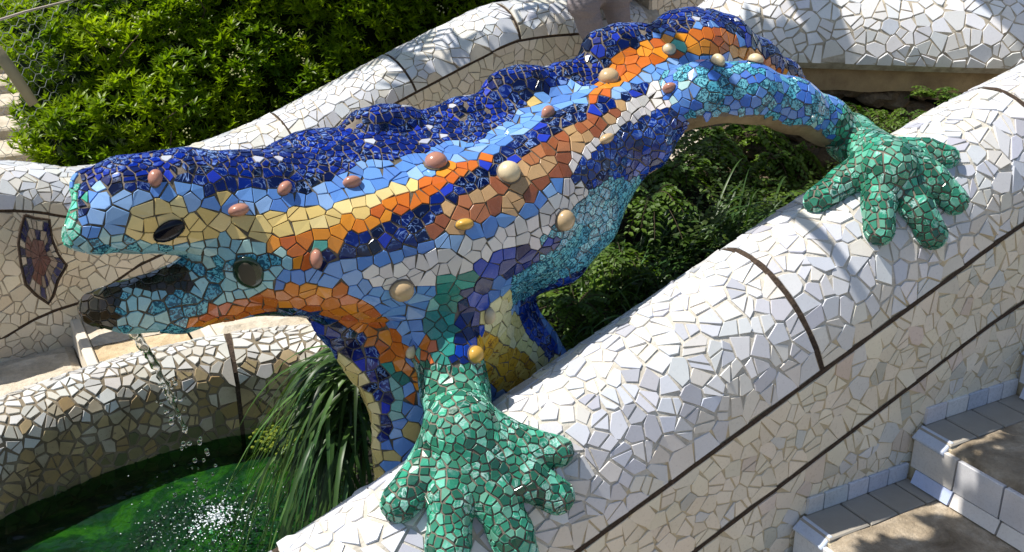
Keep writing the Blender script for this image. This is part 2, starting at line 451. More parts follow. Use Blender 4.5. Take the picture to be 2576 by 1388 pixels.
def c_white(u, v, p):
    if v < .02:  # cream on the face paints in warm reflected light on its shaded side
        a = random.random()
        if a < .06: c = (.58, .56, .48)
        elif a < .12: c = (.72, .60, .50)
        elif a < .22: c = (.66, .66, .62)
        else: c = (.80, .72, .57)
        return vary(c, .07), 'white_glaze'
    c = random.choice([(.70, .71, .75), (.76, .76, .77), (.60, .62, .69), (.74, .71, .66), (.48, .49, .54), (.66, .67, .70)]) if v > .1 else random.choice([(.72, .72, .74), (.72, .67, .58), (.63, .64, .66), (.74, .70, .63)])
    return vary(c, .08), 'white_glaze'
tile_sweep(NP, par, u_at(NP, .25), u_at(NP, 3.35), -.75, .64, .041, c_white, [G1, G2], [(RING1, 0), (RING2, 0), (RING0, 0)], .017, lambda u, v: np.where(v > .05, .0048, .0028), .26, 299, wall_skip, h=.003)
uu = np.linspace(.2, NP.u[-1]-.3, 150)
NP.strip('groove', [(u, 0) for u in uu], .014, JOINT, par); NP.strip('groove', [(u, -.262) for u in uu], .014, JOINT, par)
for R_ in (RING0, RING1, RING2): NP.strip('groove', [(R_, v) for v in np.linspace(.008, .75, 24)], .014, JOINT, par)

# ---- near stairs
st = thing('staircase', (2.2, 1.2, 0), 'stone steps with white tiled risers at the lower right beside the near parapet', 'stairs')
TB = m_simple('grey_border_tile', (.36, .33, .28), .5, .4, 40)
RIS = m_glaze('riser_glaze', .2, .2, .2)
def tilebox(name, c, sx, sy, sz, mat, parent, col=None, M=None, bev=.004, jit=.0008):
    V, Fc = box_vf(c, sx, sy, sz, M, bev, jit); return mesh(name, V, Fc, mat, parent, None, False, None if col is None else np.tile(col, (len(V), 1)))
for k in range(-6, 5):
    x0 = 1.80+.41*k; z = .159*k; x1 = x0+.41
    V, Fc = box_vf(((x0+.12+x1+.2)/2, (Y0-.14+-.9)/2, z-.09), (x1+.2-x0-.12), Y0-.14+.9, .18, None, .006)
    # stone tread, uneven
    b = bmesh.new(); 
    nx, ny = 10, 96; xs = [x0+.006+(.404)*i/nx for i in range(nx+1)]; ys = [-2.6+(Y0-.125+2.6)*j/ny for j in range(ny+1)]
    bm = [[b.verts.new((x+(.012*mnoise.noise((0, y*9, k)) if i == 0 else 0), y, z+.004*mnoise.noise((x*9, y*9, k))-(.010+.012*abs(mnoise.noise((k, y*7, 3))) if i == 0 else 0))) for j, y in enumerate(ys)] for i, x in enumerate(xs)]
    for i in range(nx):
        for j in range(ny): b.faces.new((bm[i][j], bm[i+1][j], bm[i+1][j+1], bm[i][j+1]))
    dn = [b.verts.new((xs[0]+.004, y, z-.155)) for y in ys]
    for j in range(ny): b.faces.new((dn[j], bm[0][j], bm[0][j+1], dn[j+1]))
    m = bpy.data.meshes.new('tread'); b.to_mesh(m); b.free(); m.materials.append(TREAD); m.polygons.foreach_set('use_smooth', [True]*len(m.polygons))
    link(bpy.data.objects.new('tread', m), st)
    # sub-base under the border tiles
    tilebox('mortar_bed', ((x0+x1)/2+.003, Y0-.062, z-.085), .404, .124, .155, GROUT_Y, st)
    # border tiles along the wall
    q = x0+.004
    while q < x1-.03:
        L = min(random.uniform(.095, .15), x1-q); tilebox('border_tile', (q+L/2, Y0-.064, z-.004), L-.006, .112, .012, TB, st); q += L
    # skirting tiles on the wall
    q = x0+.03
    while q < x1-.01:
        L = min(random.uniform(.055, .09), x1-q)
        c = vary(random.choice([(.60, .64, .74), (.52, .58, .70), (.70, .70, .72), (.62, .66, .72)]), .06)
        tilebox('skirting_tile', (q+L/2, Y0-.006, z+.028), L-.005, .010, .050, RIS, st, c, bev=.002); q += L
    # riser tiles at x0 (facing -x), from z-.159 to z
    if k > -2:
        y = Y0-.012
        while y > -.9:
            L = random.uniform(.10, .17); c = vary(random.choice([(.72, .73, .76), (.76, .76, .76), (.68, .70, .75), (.74, .71, .65)]), .05)
            tilebox('riser_tile', (x0-.002, y-L/2, z-.066), .014, L-.006, .094, RIS, st, c, bev=.002); y -= L
        y = Y0-.03
        while y > -.9:
            L = random.uniform(.12, .2); c = vary(random.choice([(.50, .60, .82), (.72, .76, .84), (.66, .70, .82), (.76, .75, .72)]), .05)
            M = Matrix.Rotation(radians(20), 3, 'Y'); tilebox('riser_tile', (x0-.010, y-L/2, z-.136), .012, L-.007, .040, RIS, st, c, M, bev=.002); y -= L
        # chamfered nosing tile beside the wall
        tilebox('nosing_tile', (x0+.004, Y0-.062, z-.011), .046, .105, .010, RIS, st, (.60, .67, .80), Matrix.Rotation(radians(-38), 3, 'Y'), bev=.003)

# ---- fountain basin rim
def rim_profile(hb=.11, wd=.26, drop=.55):
    p = [(.02, -drop), (.0, -drop*.6), (-.01, -.2), (0, -.06), (.0, 0)]
    for k in range(1, 15):
        t = pi*k/14; p.append((wd/2-wd/2*cos(t), hb*sin(t)))
    return p+[(wd, -.2), (wd, -.6)]
RIM = Sweep([(-.75, 2.2, -.16), (-.62, 2.75, -.15), (-.35, 3.06, -.13), (.0, 3.26, -.11), (.4, 3.38, -.10), (.78, 3.38, -.09), (1.1, 3.26, -.07), (1.35, 3.10, .0), (1.6, 3.0, .06)], rim_profile(), 4)
bas = thing('fountain_basin', (.3, 3.5, -.4), 'curved basin rim of weathered white tiles, stained brown above the green pool', 'basin')
RIM.body('rim_core', m_grout('basin_grout', (.30, .25, .18), (.10, .08, .05), 9), bas)
def c_rim(u, v, p):
    s = v+random.uniform(-.05, .05)+.05*mnoise.noise((u*4, v*4, 1))
    if s > .03: return vary(random.choice([(.66, .65, .60), (.56, .53, .46), (.70, .70, .67), (.60, .58, .54)]), .1), 'white_glaze' if random.random() < .6 else 'glazed_tile'
    if s > -.13: return vary(random.choice([(.50, .38, .20), (.50, .44, .32), (.36, .25, .11), (.55, .50, .40)]), .15), 'dirty_glaze'
    return vary(random.choice([(.14, .14, .07), (.22, .20, .10), (.10, .12, .05), (.26, .22, .12)]), .2), 'dirty_glaze'
RU = [float(np.interp(x, RIM.path[:, 0], RIM.u)) for x in (.76, 1.25)]
tile_sweep(RIM, bas, .4, RIM.u[-1]-.05, -.34, .36, .036, c_rim, [], [(RU[0], -.4)], .016, .0065, .22, 299, name='tile', tilt=.06, h=.004)
RIM.strip('groove', [(RU[0], v) for v in np.linspace(-.3, .4, 20)], .015, JOINT, bas)

# ---- far flight of steps (paving) and its outer wall
far = thing('staircase', (.4, 4.2, -.5), 'sunlit cream flagstone steps behind the fountain basin at the left edge', 'stairs')
SLAB = [m_stone('flagstone', (.40, .29, .15), (.58, .45, .28), (.70, .58, .40), 5, .9), m_stone('flagstone_pale', (.48, .41, .30), (.62, .55, .44), (.72, .66, .55), 6, .7)]
SM = m_simple('pale_riser_stone', (.66, .60, .50), .7, .3, 50)
def slab(x0, x1, y0, y1, z, seed, parent, mat):
    nx, ny = 10, 16; V = []
    for i in range(nx+1):
        for j in range(ny+1):
            x = x0+(x1-x0)*i/nx; y = y0+(y1-y0)*j/ny; e = 1 if 0 < i < nx and 0 < j < ny else 0
            rid = abs(mnoise.noise((x*3+seed, y*16, seed)))*.030
            V.append((x, y, z-.006*(1-e)+rid*e+.004*mnoise.noise((x*20, y*20, seed))))
    Fc = [(i*(ny+1)+j, (i+1)*(ny+1)+j, (i+1)*(ny+1)+j+1, i*(ny+1)+j+1) for i in range(nx) for j in range(ny)]
    return mesh('flagstone', V, Fc, mat, parent, None, False)
fz = -.42; FX = [-.85, -.45, -.05, .36, .79, 1.21, 1.63, 2.05, 2.47, 2.9, 3.3]; FZ = [-.54, -.54, -.42, -.30, -.18, -.06, .06, .18, .3, .42]
for i in range(len(FX)-1):
    ya = 3.62
    while ya < 4.66:
        yb = min(4.72, ya+random.uniform(.45, .8))
        slab(FX[i]+.05, FX[i+1]-.004, ya+.004, yb-.004, FZ[i], i*3.1+ya, far, random.choice(SLAB)); ya = yb
    tilebox('step_edge', (FX[i]+.024, 4.17, FZ[i]-.055), .045, 1.1, .122, SM, far, None, None, .008, .002)
plane_sheet('paving_bed', -3.5, .1, 3.7, 6.5, -.60, SOIL)

FW_PATH = [(-.9, 4.55, .30), (-.35, 4.62, .28), (-.02, 4.67, .26), (.16, 4.69, .245), (.30, 4.70, .215), (.45, 4.70, .17), (.70, 4.70, .165), (1.0, 4.70, .19), (1.406, 4.70, .293), (2.035, 4.7, .532), (2.4, 4.70, .668), (2.62, 4.7, .735), (3.02, 4.7, .74), (3.5, 4.72, .70)]
def far_profile():
    p = [(0, -1.1), (0, -.6), (0, -.3), (0, -.12), (0, 0)]
    for k in range(1, 17):
        t = pi*k/16; p.append((.19-.21*cos(t)+.02*(1-k/16), .155*sin(t)))
    return p+[(.40, -.2), (.40, -.7)]
FWL = Sweep(FW_PATH, far_profile(), 4)
fw = thing('parapet_wall', (2.0, 4.9, -.4), 'long white tiled stair parapet climbing in front of the dark hedge', 'wall')
FWL.body('wall_core', GROUT, fw)
xs_u = lambda u: np.interp(u, FWL.u, FWL.path[:, 0])
g2f = lambda u: np.interp(xs_u(np.asarray(u, float)), [-.5, .1, .21, .68, 1.0, 1.5, 2.5, 4], [-.62, -.56, -.50, -.26, -.17, -.14, -.30, -.42])
def c_far(u, v, p):
    if v < .03: return vary(random.choice([(.70, .63, .50), (.74, .69, .57), (.64, .57, .45), (.72, .66, .52)]), .08), 'white_glaze'
    return vary(random.choice([(.66, .68, .72), (.74, .74, .74), (.70, .68, .62), (.62, .64, .68)]), .1), 'white_glaze'
ringf = [float(np.interp(x, FWL.path[:, 0], FWL.u)) for x in (.10, 1.46, 2.05, 2.62)]
tile_sweep(FWL, fw, .2, FWL.u[-1]-.1, -.8, .45, .047, c_far, [G1, g2f], [(q, 0) for q in ringf], .012, .0035, .16, 299, lambda U, V, P: P[:, 2] < -.62, tilt=.03)
ul = np.linspace(.25, FWL.u[-1]-.15, 140)
FWL.strip('groove', [(u, 0) for u in ul], .013, JOINT, fw); FWL.strip('groove', [(u, float(g2f(u))) for u in ul], .012, JOINT, fw)
for q in ringf: FWL.strip('groove', [(q, v) for v in np.linspace(.008, .42, 16)], .011, JOINT, fw)

# ---- pier that carries on the far wall to the top of the flight, behind the sitter
PR = Sweep([(3.45, 4.78, .92), (3.75, 4.86, .94), (4.15, 4.90, .94), (4.4, 4.9, .90)], far_profile(), 4)
pr = thing('parapet_wall', (3.9, 5.0, -.2), 'short white tiled wall end just right of the seated visitor, top edge', 'wall')
PR.body('wall_core', GROUT, pr)
tile_sweep(PR, pr, .02, PR.u[-1]-.02, -.5, .45, .045, c_far, [G1], [(.42, 0)], .012, .005, .16, 200, None)
PR.strip('groove', [(u, 0) for u in np.linspace(.02, PR.u[-1]-.02, 20)], .012, JOINT, pr)

# ---- wall bulb (cross parapet) at the upper right with bare stucco and rock under it
CP_PATH = [(2.48, 3.42, .84), (2.60, 3.16, .90), (2.86, 2.92, .905), (3.46, 2.495, .90), (4.1, 2.10, .90), (4.8, 1.8, .90)]
def cp_profile():
    p = [(.03, -.03), (0, 0)]
    for k in range(1, 19):
        t = pi*k/18; p.append((.27-.27*cos(t), .30*sin(t)**.85))
    return p+[(.50, -.1)]
def cp_scale(G, path, inw, prof):
    n = len(path); G = G.copy()
    for i in range(n):
        d = i/(n-1)*2.9; k = min(1, .25+.75*sqrt(max(0, min(1, d/.42))))
        b = path[i]+inw[i]*.27; G[i] = b+(G[i]-b)*np.array([k, k, 1]); G[i, :, 2] = path[i, 2]+(G[i, :, 2]-path[i, 2])*k
    return G
CP = Sweep(CP_PATH, cp_profile(), 1, cp_scale)
cp = thing('parapet_wall', (3.3, 2.9, .3), 'broad white mosaic bolster wall across the top right with blue leaf shadows', 'wall')
CP.body('wall_core', GROUT, cp)
def c_cp(u, v, p): return vary(random.choice([(.76, .76, .78), (.80, .79, .78), (.72, .71, .70), (.68, .69, .73)]), .07), 'white_glaze'
tile_sweep(CP, cp, .05, CP.u[-1]-.3, -.005, .72, .046, c_cp, [], [], .012, .0045, .18, 299, None, tilt=.05, h=.003)
# stucco band + rubble below
def band_pts(off, z): return [np.array([p[0], p[1], z]) + off*np.array([.588, .809, 0]) for p in [(2.62, 3.22), (2.86, 2.96), (3.16, 2.74), (3.46, 2.53), (4.1, 2.14)]]
V = []; Fc = []
A_ = catmull(band_pts(.05, 0), .04)
for i, p in enumerate(A_):
    for j, z in enumerate(np.linspace(.90, .79, 6)):
        V.append((p[0]+.012*mnoise.noise((p[0]*5, z*5, 0)), p[1], z+(-.03*abs(mnoise.noise((p[0]*6, 1, 1))) if j == 5 else 0)))
Fc = [(i*6+j, i*6+j+1, (i+1)*6+j+1, (i+1)*6+j) for i in range(len(A_)-1) for j in range(5)]
mesh('stucco_band', V, Fc, STUCCO, cp, None, True)
rk = thing('rock_wall', (3.1, 2.9, .3), 'rough dark rubble wall with ferns under the white bolster', 'wall')
V = []; Fc = []
for i, p in enumerate(A_):
    for j, z in enumerate(np.linspace(.84, -.3, 14)): V.append((p[0]+.10+.05*mnoise.noise((p[0]*5, z*5, 3)), p[1]+.10, z))
Fc = [(i*14+j, i*14+j+1, (i+1)*14+j+1, (i+1)*14+j) for i in range(len(A_)-1) for j in range(13)]
mesh('rubble_backing', V, Fc, SOIL, rk, None, True)
def rock(c, s, parent, mat, name='rock', sub=2):
    b = bmesh.new(); bmesh.ops.create_icosphere(b, subdivisions=sub, radius=1); sd_ = random.random()*50
    for v in b.verts:
        n = v.co.normalized(); k = 1+.35*mnoise.noise(n*1.6+Vector((sd_, 0, 0)))+.15*mnoise.noise(n*4+Vector((0, sd_, 0)))
        v.co = Vector((n.x*s[0]*k, n.y*s[1]*k, n.z*s[2]*k))+Vector(c)
    m = bpy.data.meshes.new(name); b.to_mesh(m); b.free(); m.materials.append(mat)
    return link(bpy.data.objects.new(name, m), parent)
for i in range(0, len(A_), 2):
    for z in np.arange(.76, .1, -.085):
        p = A_[i]; rock((p[0]+.07+random.uniform(-.02, .02), p[1]+.05, z+random.uniform(-.03, .03)), (random.uniform(.06, .10), random.uniform(.05, .09), random.uniform(.03, .055)), rk, ROCK)

# ---- bank between the parapets and pool
def bank(x, y):
    x_ = x-.15*(y-2.6); t = min(1, max(0, (x_-.80)/.45)); b = -.42+(float(zg(x))-.05+.42)*t*t*(3-2*t) if x_ > .8 else -.42
    b = min(b, .42)
    if y > 2.65 and x > 1.55: b += min(.42, (y-2.65)*.75)*min(1, (x-1.55)*2.5)
    d = 4.10-(.588*x+.809*y)
    if d < .45: b = .30+(b-.30)*max(0, d)/.45 if b > .30 else b
    return b+.03*mnoise.noise((x*6, y*6, 0))
plane_sheet('soil_bank', -1.2, 4.2, 2.10, 3.42, 0, SOIL, 70, 20, bank)
# pool floor and water
t = NT('algae_and_reflections'); n = t.noise(3.2, 6, .65, 1.2); n2 = t.noise(26, 6, .75, .5)
ALG = t.set(t.mix(t.ramp(n2, [(.42, 0.0), (.72, .55)]), t.ramp(n, [(.38, (.001, .004, .004)), (.48, (.003, .018, .014)), (.54, (.006, .045, .008)), (.60, (.10, .17, .005)), (.66, (.006, .04, .02)), (.74, (.02, .08, .09))]), (.05, .09, .006)), .8)  # algae colour with dark patches, yellow-green and teal reflections painted in
plane_sheet('pool_floor', -1.6, 1.6, 1.9, 3.6, -.37, ALG, 40, 40, lambda x, y: -.37+.02*mnoise.noise((x*3, y*3, 2)))
t = NT('pool_water'); t.n.remove(t.b)
gl = t.node('ShaderNodeBsdfGlossy'); gl.inputs['Roughness'].default_value = .02
tr = t.node('ShaderNodeBsdfTransparent'); tr.inputs['Color'].default_value = (.36, .66, .44, 1)
fr = t.node('ShaderNodeFresnel'); fr.inputs['IOR'].default_value = 1.34; mx = t.node('ShaderNodeMixShader')
t.l.new(fr.outputs[0], mx.inputs[0]); t.l.new(tr.outputs[0], mx.inputs[1]); t.l.new(gl.outputs[0], mx.inputs[2]); t.l.new(mx.outputs[0], t.out.inputs['Surface'])
WATER = t.m
SPL = at(545, 1310, z=-.3)[:2]
def wz(x, y):
    d = math.hypot(x-SPL[0], y-SPL[1]); a = .030*math.exp(-(d/.24)**2)
    z = -.30+.0050*sin(d*55-1)*math.exp(-d*1.8)*min(1, d*6)
    z += a*(mnoise.noise((x*70, y*70, 0))+.7*mnoise.noise((x*150, y*150, 5)))
    z += .0050*mnoise.noise((x*9, y*22, 3))+.0022*mnoise.noise((x*34, y*62, 1))*math.exp(-d*1.2)+.0012*mnoise.noise((x*45, y*60, 9))*math.exp(-d*1.5)
    return z
plane_sheet('water', -.75, 1.05, 2.05, 3.5, 0, WATER, 300, 260, wz)
# ================================================================ SDF MODELLING (sculpture and figure)
class Field:
    def __init__(s, lo, hi, h):
        s.lo = np.array(lo, float); s.h = h; s.n = np.ceil((np.array(hi)-s.lo)/h).astype(int)+1
        s.D = np.full(s.n, .3, np.float32); s.I = np.zeros(s.n, np.int8)
    def _sub(s, a, b, r):
        lo = np.minimum(a, b)-r; hi = np.maximum(a, b)+r
        i0 = np.clip(((lo-s.lo)/s.h).astype(int), 0, s.n-1); i1 = np.clip(((hi-s.lo)/s.h).astype(int)+2, 1, s.n)
        sl = tuple(slice(p, q) for p, q in zip(i0, i1))
        ax = [s.lo[k]+s.h*np.arange(i0[k], i1[k]) for k in range(3)]
        return sl, np.meshgrid(*ax, indexing='ij')
    def _cone(s, X, a, b, ra, rb, sq):
        ab = b-a; L = max(ab@ab, 1e-9)
        h = np.clip(((X[0]-a[0])*ab[0]+(X[1]-a[1])*ab[1]+(X[2]-a[2])*ab[2])/L, 0, 1)
        d = np.sqrt((X[0]-a[0]-h*ab[0])**2+((X[1]-a[1]-h*ab[1])/sq)**2+(X[2]-a[2]-h*ab[2])**2)
        return d-(ra+(rb-ra)*h)
    def cone(s, a, b, ra, rb, k=.03, sq=1.0, idx=0, cut=False):
        a = np.array(a, float); b = np.array(b, float)
        sl, X = s._sub(a, b, (max(ra, rb)*max(1, sq)+k)*1.1+.05)
        d = s._cone(X, a, b, ra, rb, sq).astype(np.float32); D = s.D[sl]
        if cut:
            d = -d; h = np.clip(.5+.5*(d-D)/k, 0, 1); s.D[sl] = D*(1-h)+d*h+k*h*(1-h); return
        s.I[sl] = np.where(d < D, idx, s.I[sl])
        h = np.clip(.5+.5*(D-d)/k, 0, 1); s.D[sl] = D*(1-h)+d*h-k*h*(1-h)
    def chain(s, pts, rad, **kw):
        for i in range(len(pts)-1): s.cone(pts[i], pts[i+1], rad[i], rad[i+1], **kw)
    def _tri(s, A, P):
        q = (P-s.lo)/s.h; i = np.clip(np.floor(q).astype(int), 0, s.n-2); f = q-i; r = 0
        for dx in (0, 1):
            for dy in (0, 1):
                for dz in (0, 1):
                    r = r+A[i[:, 0]+dx, i[:, 1]+dy, i[:, 2]+dz]*(f[:, 0] if dx else 1-f[:, 0])*(f[:, 1] if dy else 1-f[:, 1])*(f[:, 2] if dz else 1-f[:, 2])
        return r
    def val(s, P): return s._tri(s.D, P)
    def grad(s, P):
        e = s.h*.9; g = np.stack([s.val(P+np.eye(3)[k]*e)-s.val(P-np.eye(3)[k]*e) for k in range(3)], 1)
        return g/(np.linalg.norm(g, axis=1)[:, None]+1e-9)
    def idx(s, P):
        i = np.clip(np.round((P-s.lo)/s.h).astype(int), 0, s.n-1); return s.I[i[:, 0], i[:, 1], i[:, 2]]
    def snap(s, P, off=0.0, it=3, k=1.0):
        for _ in range(it): P = P-(s.val(P)-off)[:, None]*s.grad(P)*k
        return P
    def surface(s):
        D = s.D; ins = D < 0; nx, ny, nz = s.n
        c = np.zeros((nx-1, ny-1, nz-1), int)
        for dx in (0, 1):
            for dy in (0, 1):
                for dz in (0, 1): c += ins[dx:nx-1+dx, dy:ny-1+dy, dz:nz-1+dz]
        act = (c > 0) & (c < 8); ids = np.full(c.shape, -1, int); cells = np.argwhere(act); ids[act] = np.arange(len(cells))
        acc = np.zeros((len(cells), 3)); cnt = np.zeros(len(cells))
        cor = [np.array(q) for q in ((0, 0, 0), (1, 0, 0), (0, 1, 0), (0, 0, 1), (1, 1, 0), (1, 0, 1), (0, 1, 1), (1, 1, 1))]
        for a in cor:
            for k in range(3):
                if a[k]: continue
                b = a.copy(); b[k] = 1; ca = cells+a; cb = cells+b
                da = D[ca[:, 0], ca[:, 1], ca[:, 2]]; db = D[cb[:, 0], cb[:, 1], cb[:, 2]]; m = (da < 0) != (db < 0)
                t = np.where(m, da/np.where(da-db == 0, 1, da-db), 0); acc += (ca+(cb-ca)*t[:, None])*m[:, None]; cnt += m
        V = s.lo+s.h*(acc/cnt[:, None]); Fc = []
        for k in range(3):
            o = [q for q in range(3) if q != k]; sl0 = [slice(None)]*3; sl1 = [slice(None)]*3; sl0[k] = slice(0, -1); sl1[k] = slice(1, None)
            A = ins[tuple(sl0)]; B = ins[tuple(sl1)]; E_ = np.argwhere(A != B)
            E_ = E_[(E_[:, o[0]] > 0) & (E_[:, o[1]] > 0) & (E_[:, o[0]] < s.n[o[0]]-1) & (E_[:, o[1]] < s.n[o[1]]-1)]
            q = []
            for (u, v) in ((-1, -1), (0, -1), (0, 0), (-1, 0)):
                w_ = E_.copy(); w_[:, o[0]] += u; w_[:, o[1]] += v; q.append(ids[w_[:, 0], w_[:, 1], w_[:, 2]])
            Q = np.stack(q, 1); fl = A[E_[:, 0], E_[:, 1], E_[:, 2]]
            if k == 1: fl = ~fl
            Q[~fl] = Q[~fl][:, ::-1]; Fc.append(Q[(Q >= 0).all(1)])
        return V, np.concatenate(Fc)

# ================================================================ THE MOSAIC LIZARD
def Dp(px, py, y): return at(px, py, y=y)
def DR(px, py, y, r):
    p = at(px, py, y=y); return p, r*((p-CAM)@FW)/F_PX
def hit(px, py, infl=0.0):
    """point on the near parapet's rounded top (grown by infl) seen at a pixel, solved once for the paw joints"""
    d = at(px, py, depth=1)-CAM; t = 1.6
    while t < 4:
        p = CAM+d*t; oy = p[1]-Y0-PA; oz = (p[2]-float(zg(p[0])))*.93; a = PA+infl; b = PB+infl
        if (oz > 0 and (oy/a)**2+(oz/b)**2 < 1) or (oz <= 0 and abs(oy) < a): return p
        t += .004
    return p
LZ = Field((.0, 1.45, -.45), (2.62, 3.05, 1.45), .0125)
def body_chain(L, k=.05, sq=.85, idx=1):
    P = []; R_ = []
    for (px, py, y, r) in L: p, rr = DR(px, py, y, r); P.append(p); R_.append(rr)
    LZ.chain(P, R_, k=k, sq=sq, idx=idx)
# trunk, neck, tail
body_chain([(640, 505, 2.33, 98), (760, 495, 2.37, 118), (930, 465, 2.40, 130), (1120, 435, 2.42, 132), (1300, 345, 2.42, 118), (1480, 262, 2.42, 96), (1600, 205, 2.40, 84)], .04, 1.0)
body_chain([(640, 600, 2.26, 130), (760, 625, 2.25, 155), (930, 620, 2.24, 175), (1120, 600, 2.22, 195), (1300, 525, 2.22, 175), (1410, 440, 2.24, 150), (1520, 350, 2.26, 118), (1630, 275, 2.28, 95)], .06, .85)
body_chain([(640, 560, 2.30, 145), (760, 565, 2.32, 178), (930, 545, 2.34, 200), (1120, 530, 2.36, 212), (1300, 440, 2.38, 190), (1480, 335, 2.38, 150), (1620, 235, 2.36, 125), (1730, 160, 2.36, 118), (1810, 140, 2.38, 88), (1900, 165, 2.40, 58), (1975, 195, 2.42, 34), (2030, 222, 2.44, 14)], .05, .80)
# head: upper jaw
body_chain([(235, 560, 2.27, 62), (330, 525, 2.28, 105), (470, 510, 2.29, 120), (640, 520, 2.30, 140)], .04, .85)
body_chain([(185, 600, 2.27, 24), (230, 590, 2.27, 45)], .03, 1.2)
# lower jaw
body_chain([(248, 774, 2.27, 46), (330, 768, 2.27, 63), (450, 752, 2.28, 80), (580, 700, 2.29, 98), (700, 660, 2.31, 140)], .03, .85)
# crest bumps along the back
for (px, py, r) in [(250, 465, 48), (340, 445, 55), (450, 440, 58), (560, 448, 52), (740, 410, 60), (800, 385, 62), (940, 325, 58), (1000, 320, 55), (1120, 315, 50), (1180, 290, 50), (1285, 228, 55), (1330, 215, 50), (1430, 198, 46), (1530, 125, 55), (1580, 110, 52), (1640, 112, 42), (1710, 75, 46), (1760, 70, 45), (1810, 92, 42), (1860, 130, 30), (1910, 150, 18)]:
    p, rr = DR(px, py, 2.32 if px < 700 else 2.39, r*.92); LZ.cone(p-np.array([.02, 0, 0]), p+np.array([.02, 0, 0]), rr, rr, k=.035, sq=1.0, idx=1)
# belly swag
body_chain([(1320, 690, 2.24, 62), (1400, 635, 2.20, 78), (1470, 550, 2.20, 82), (1530, 465, 2.22, 66)], .035, .9)
body_chain([(1540, 425, 2.22, 58), (1620, 360, 2.20, 66), (1690, 292, 2.20, 45)], .035, .9)
# chest web going down to the pedestal
body_chain([(1130, 660, 2.24, 175), (1130, 800, 2.20, 150), (1180, 900, 2.22, 130), (1240, 1000, 2.26, 120)], .06, .75)
body_chain([(860, 800, 2.26, 72), (930, 890, 2.24, 62), (985, 1000, 2.20, 52), (1000, 1120, 2.18, 52), (1000, 1260, 2.18, 62)], .05, .8)
body_chain([(1060, 880, 2.20, 90), (1060, 1010, 2.18, 75), (1060, 1180, 2.16, 80)], .05, .7)
body_chain([(1310, 780, 2.26, 40), (1350, 860, 2.24, 40), (1400, 920, 2.22, 40)], .05, .8)
body_chain([(1240, 800, 2.22, 80), (1290, 900, 2.22, 80), (1300, 980, 2.24, 90)], .05, .7)
# near arm
def mix3(a, b, t): return a+(b-a)*t
wr = hit(1145, 985, .085); pm = hit(1160, 1085, .068)
sh_, rs = DR(1110, 840, 2.12, 90)
LZ.chain([sh_, mix3(sh_, wr, .6)+np.array([0, 0, .03]), wr, pm], [.075, .066, .070, .078], k=.045, idx=3)
LZ.cone(pm, hit(1185, 1150, .045), .078, .060, k=.03, idx=3)
def toe(root, pts, r0, r1, idx, lift=.62):
    P = [root]; R_ = [r0*1.05]
    for i, (px, py) in enumerate(pts):
        r = r0+(r1-r0)*(i+1)/len(pts); P.append(hit(px, py, r*lift)); R_.append(r)
    LZ.chain(P, R_, k=.014, idx=idx)
k1 = mix3(pm, wr, .2)
toe(hit(1110, 1120, .04), [(1070, 1190), (1005, 1265)], .050, .042, 3)
toe(hit(1150, 1150, .04), [(1135, 1260), (1128, 1370), (1120, 1440)], .050, .044, 3)
toe(hit(1200, 1150, .045), [(1245, 1255), (1285, 1340), (1310, 1420)], .050, .045, 3)
toe(hit(1230, 1120, .045), [(1320, 1200), (1400, 1248)], .046, .040, 3)
toe(hit(1220, 1070, .045), [(1320, 1118), (1405, 1135)], .040, .034, 3)
# far hind leg arching to the parapet
fpm = hit(2235, 420, .05); fwr, _ = DR(2140, 348, 2.10, 50)
lp = [DR(1690, 258, 2.24, 72), DR(1770, 234, 2.16, 72), DR(1880, 234, 2.10, 68), DR(1990, 266, 2.08, 61), DR(2075, 305, 2.08, 53)]
LZ.chain([p for p, r in lp]+[fwr, fpm], [r for p, r in lp]+[.055, .062], k=.04, idx=2)
def toe2(root, pts, r0, r1): toe(root, pts, r0, r1, 4)
LZ.cone(fwr, fpm, .052, .062, k=.03, idx=4)
toe2(hit(2180, 420, .03), [(2125, 455), (2055, 505)], .044, .033)
toe2(hit(2215, 440, .03), [(2210, 510), (2212, 580)], .042, .037)
toe2(hit(2260, 440, .03), [(2305, 520), (2345, 590)], .043, .037)
toe2(hit(2290, 410, .03), [(2345, 450), (2400, 505)], .040, .035)
toe2(hit(2270, 380, .03), [(2330, 380), (2385, 395)], .034, .028)
# open mouth and ear hollow
for seg, sq_ in [([(110, 690, 2.27, 34), (230, 693, 2.27, 30), (320, 693, 2.27, 22)], 12), ([(230, 697, 2.20, 30), (330, 697, 2.19, 27), (452, 700, 2.185, 23)], 1.6)]:
    P = []; R_ = []
    for (px, py, y, r) in seg: p, rr = DR(px, py, y, r); P.append(p); R_.append(rr)
    for i in range(len(P)-1): LZ.cone(P[i], P[i+1], R_[i], R_[i+1], k=.010, sq=sq_, cut=True)
lz = thing('mosaic_lizard', tuple(Dp(1130, 1000, 2.25)), 'huge lizard sculpture in colourful broken tiles, its green paws on the near parapet', 'sculpture')
BARE = m_grout('bare_cement', (.34, .26, .15), (.17, .12, .06), 12)
Vb, Fb = LZ.surface()
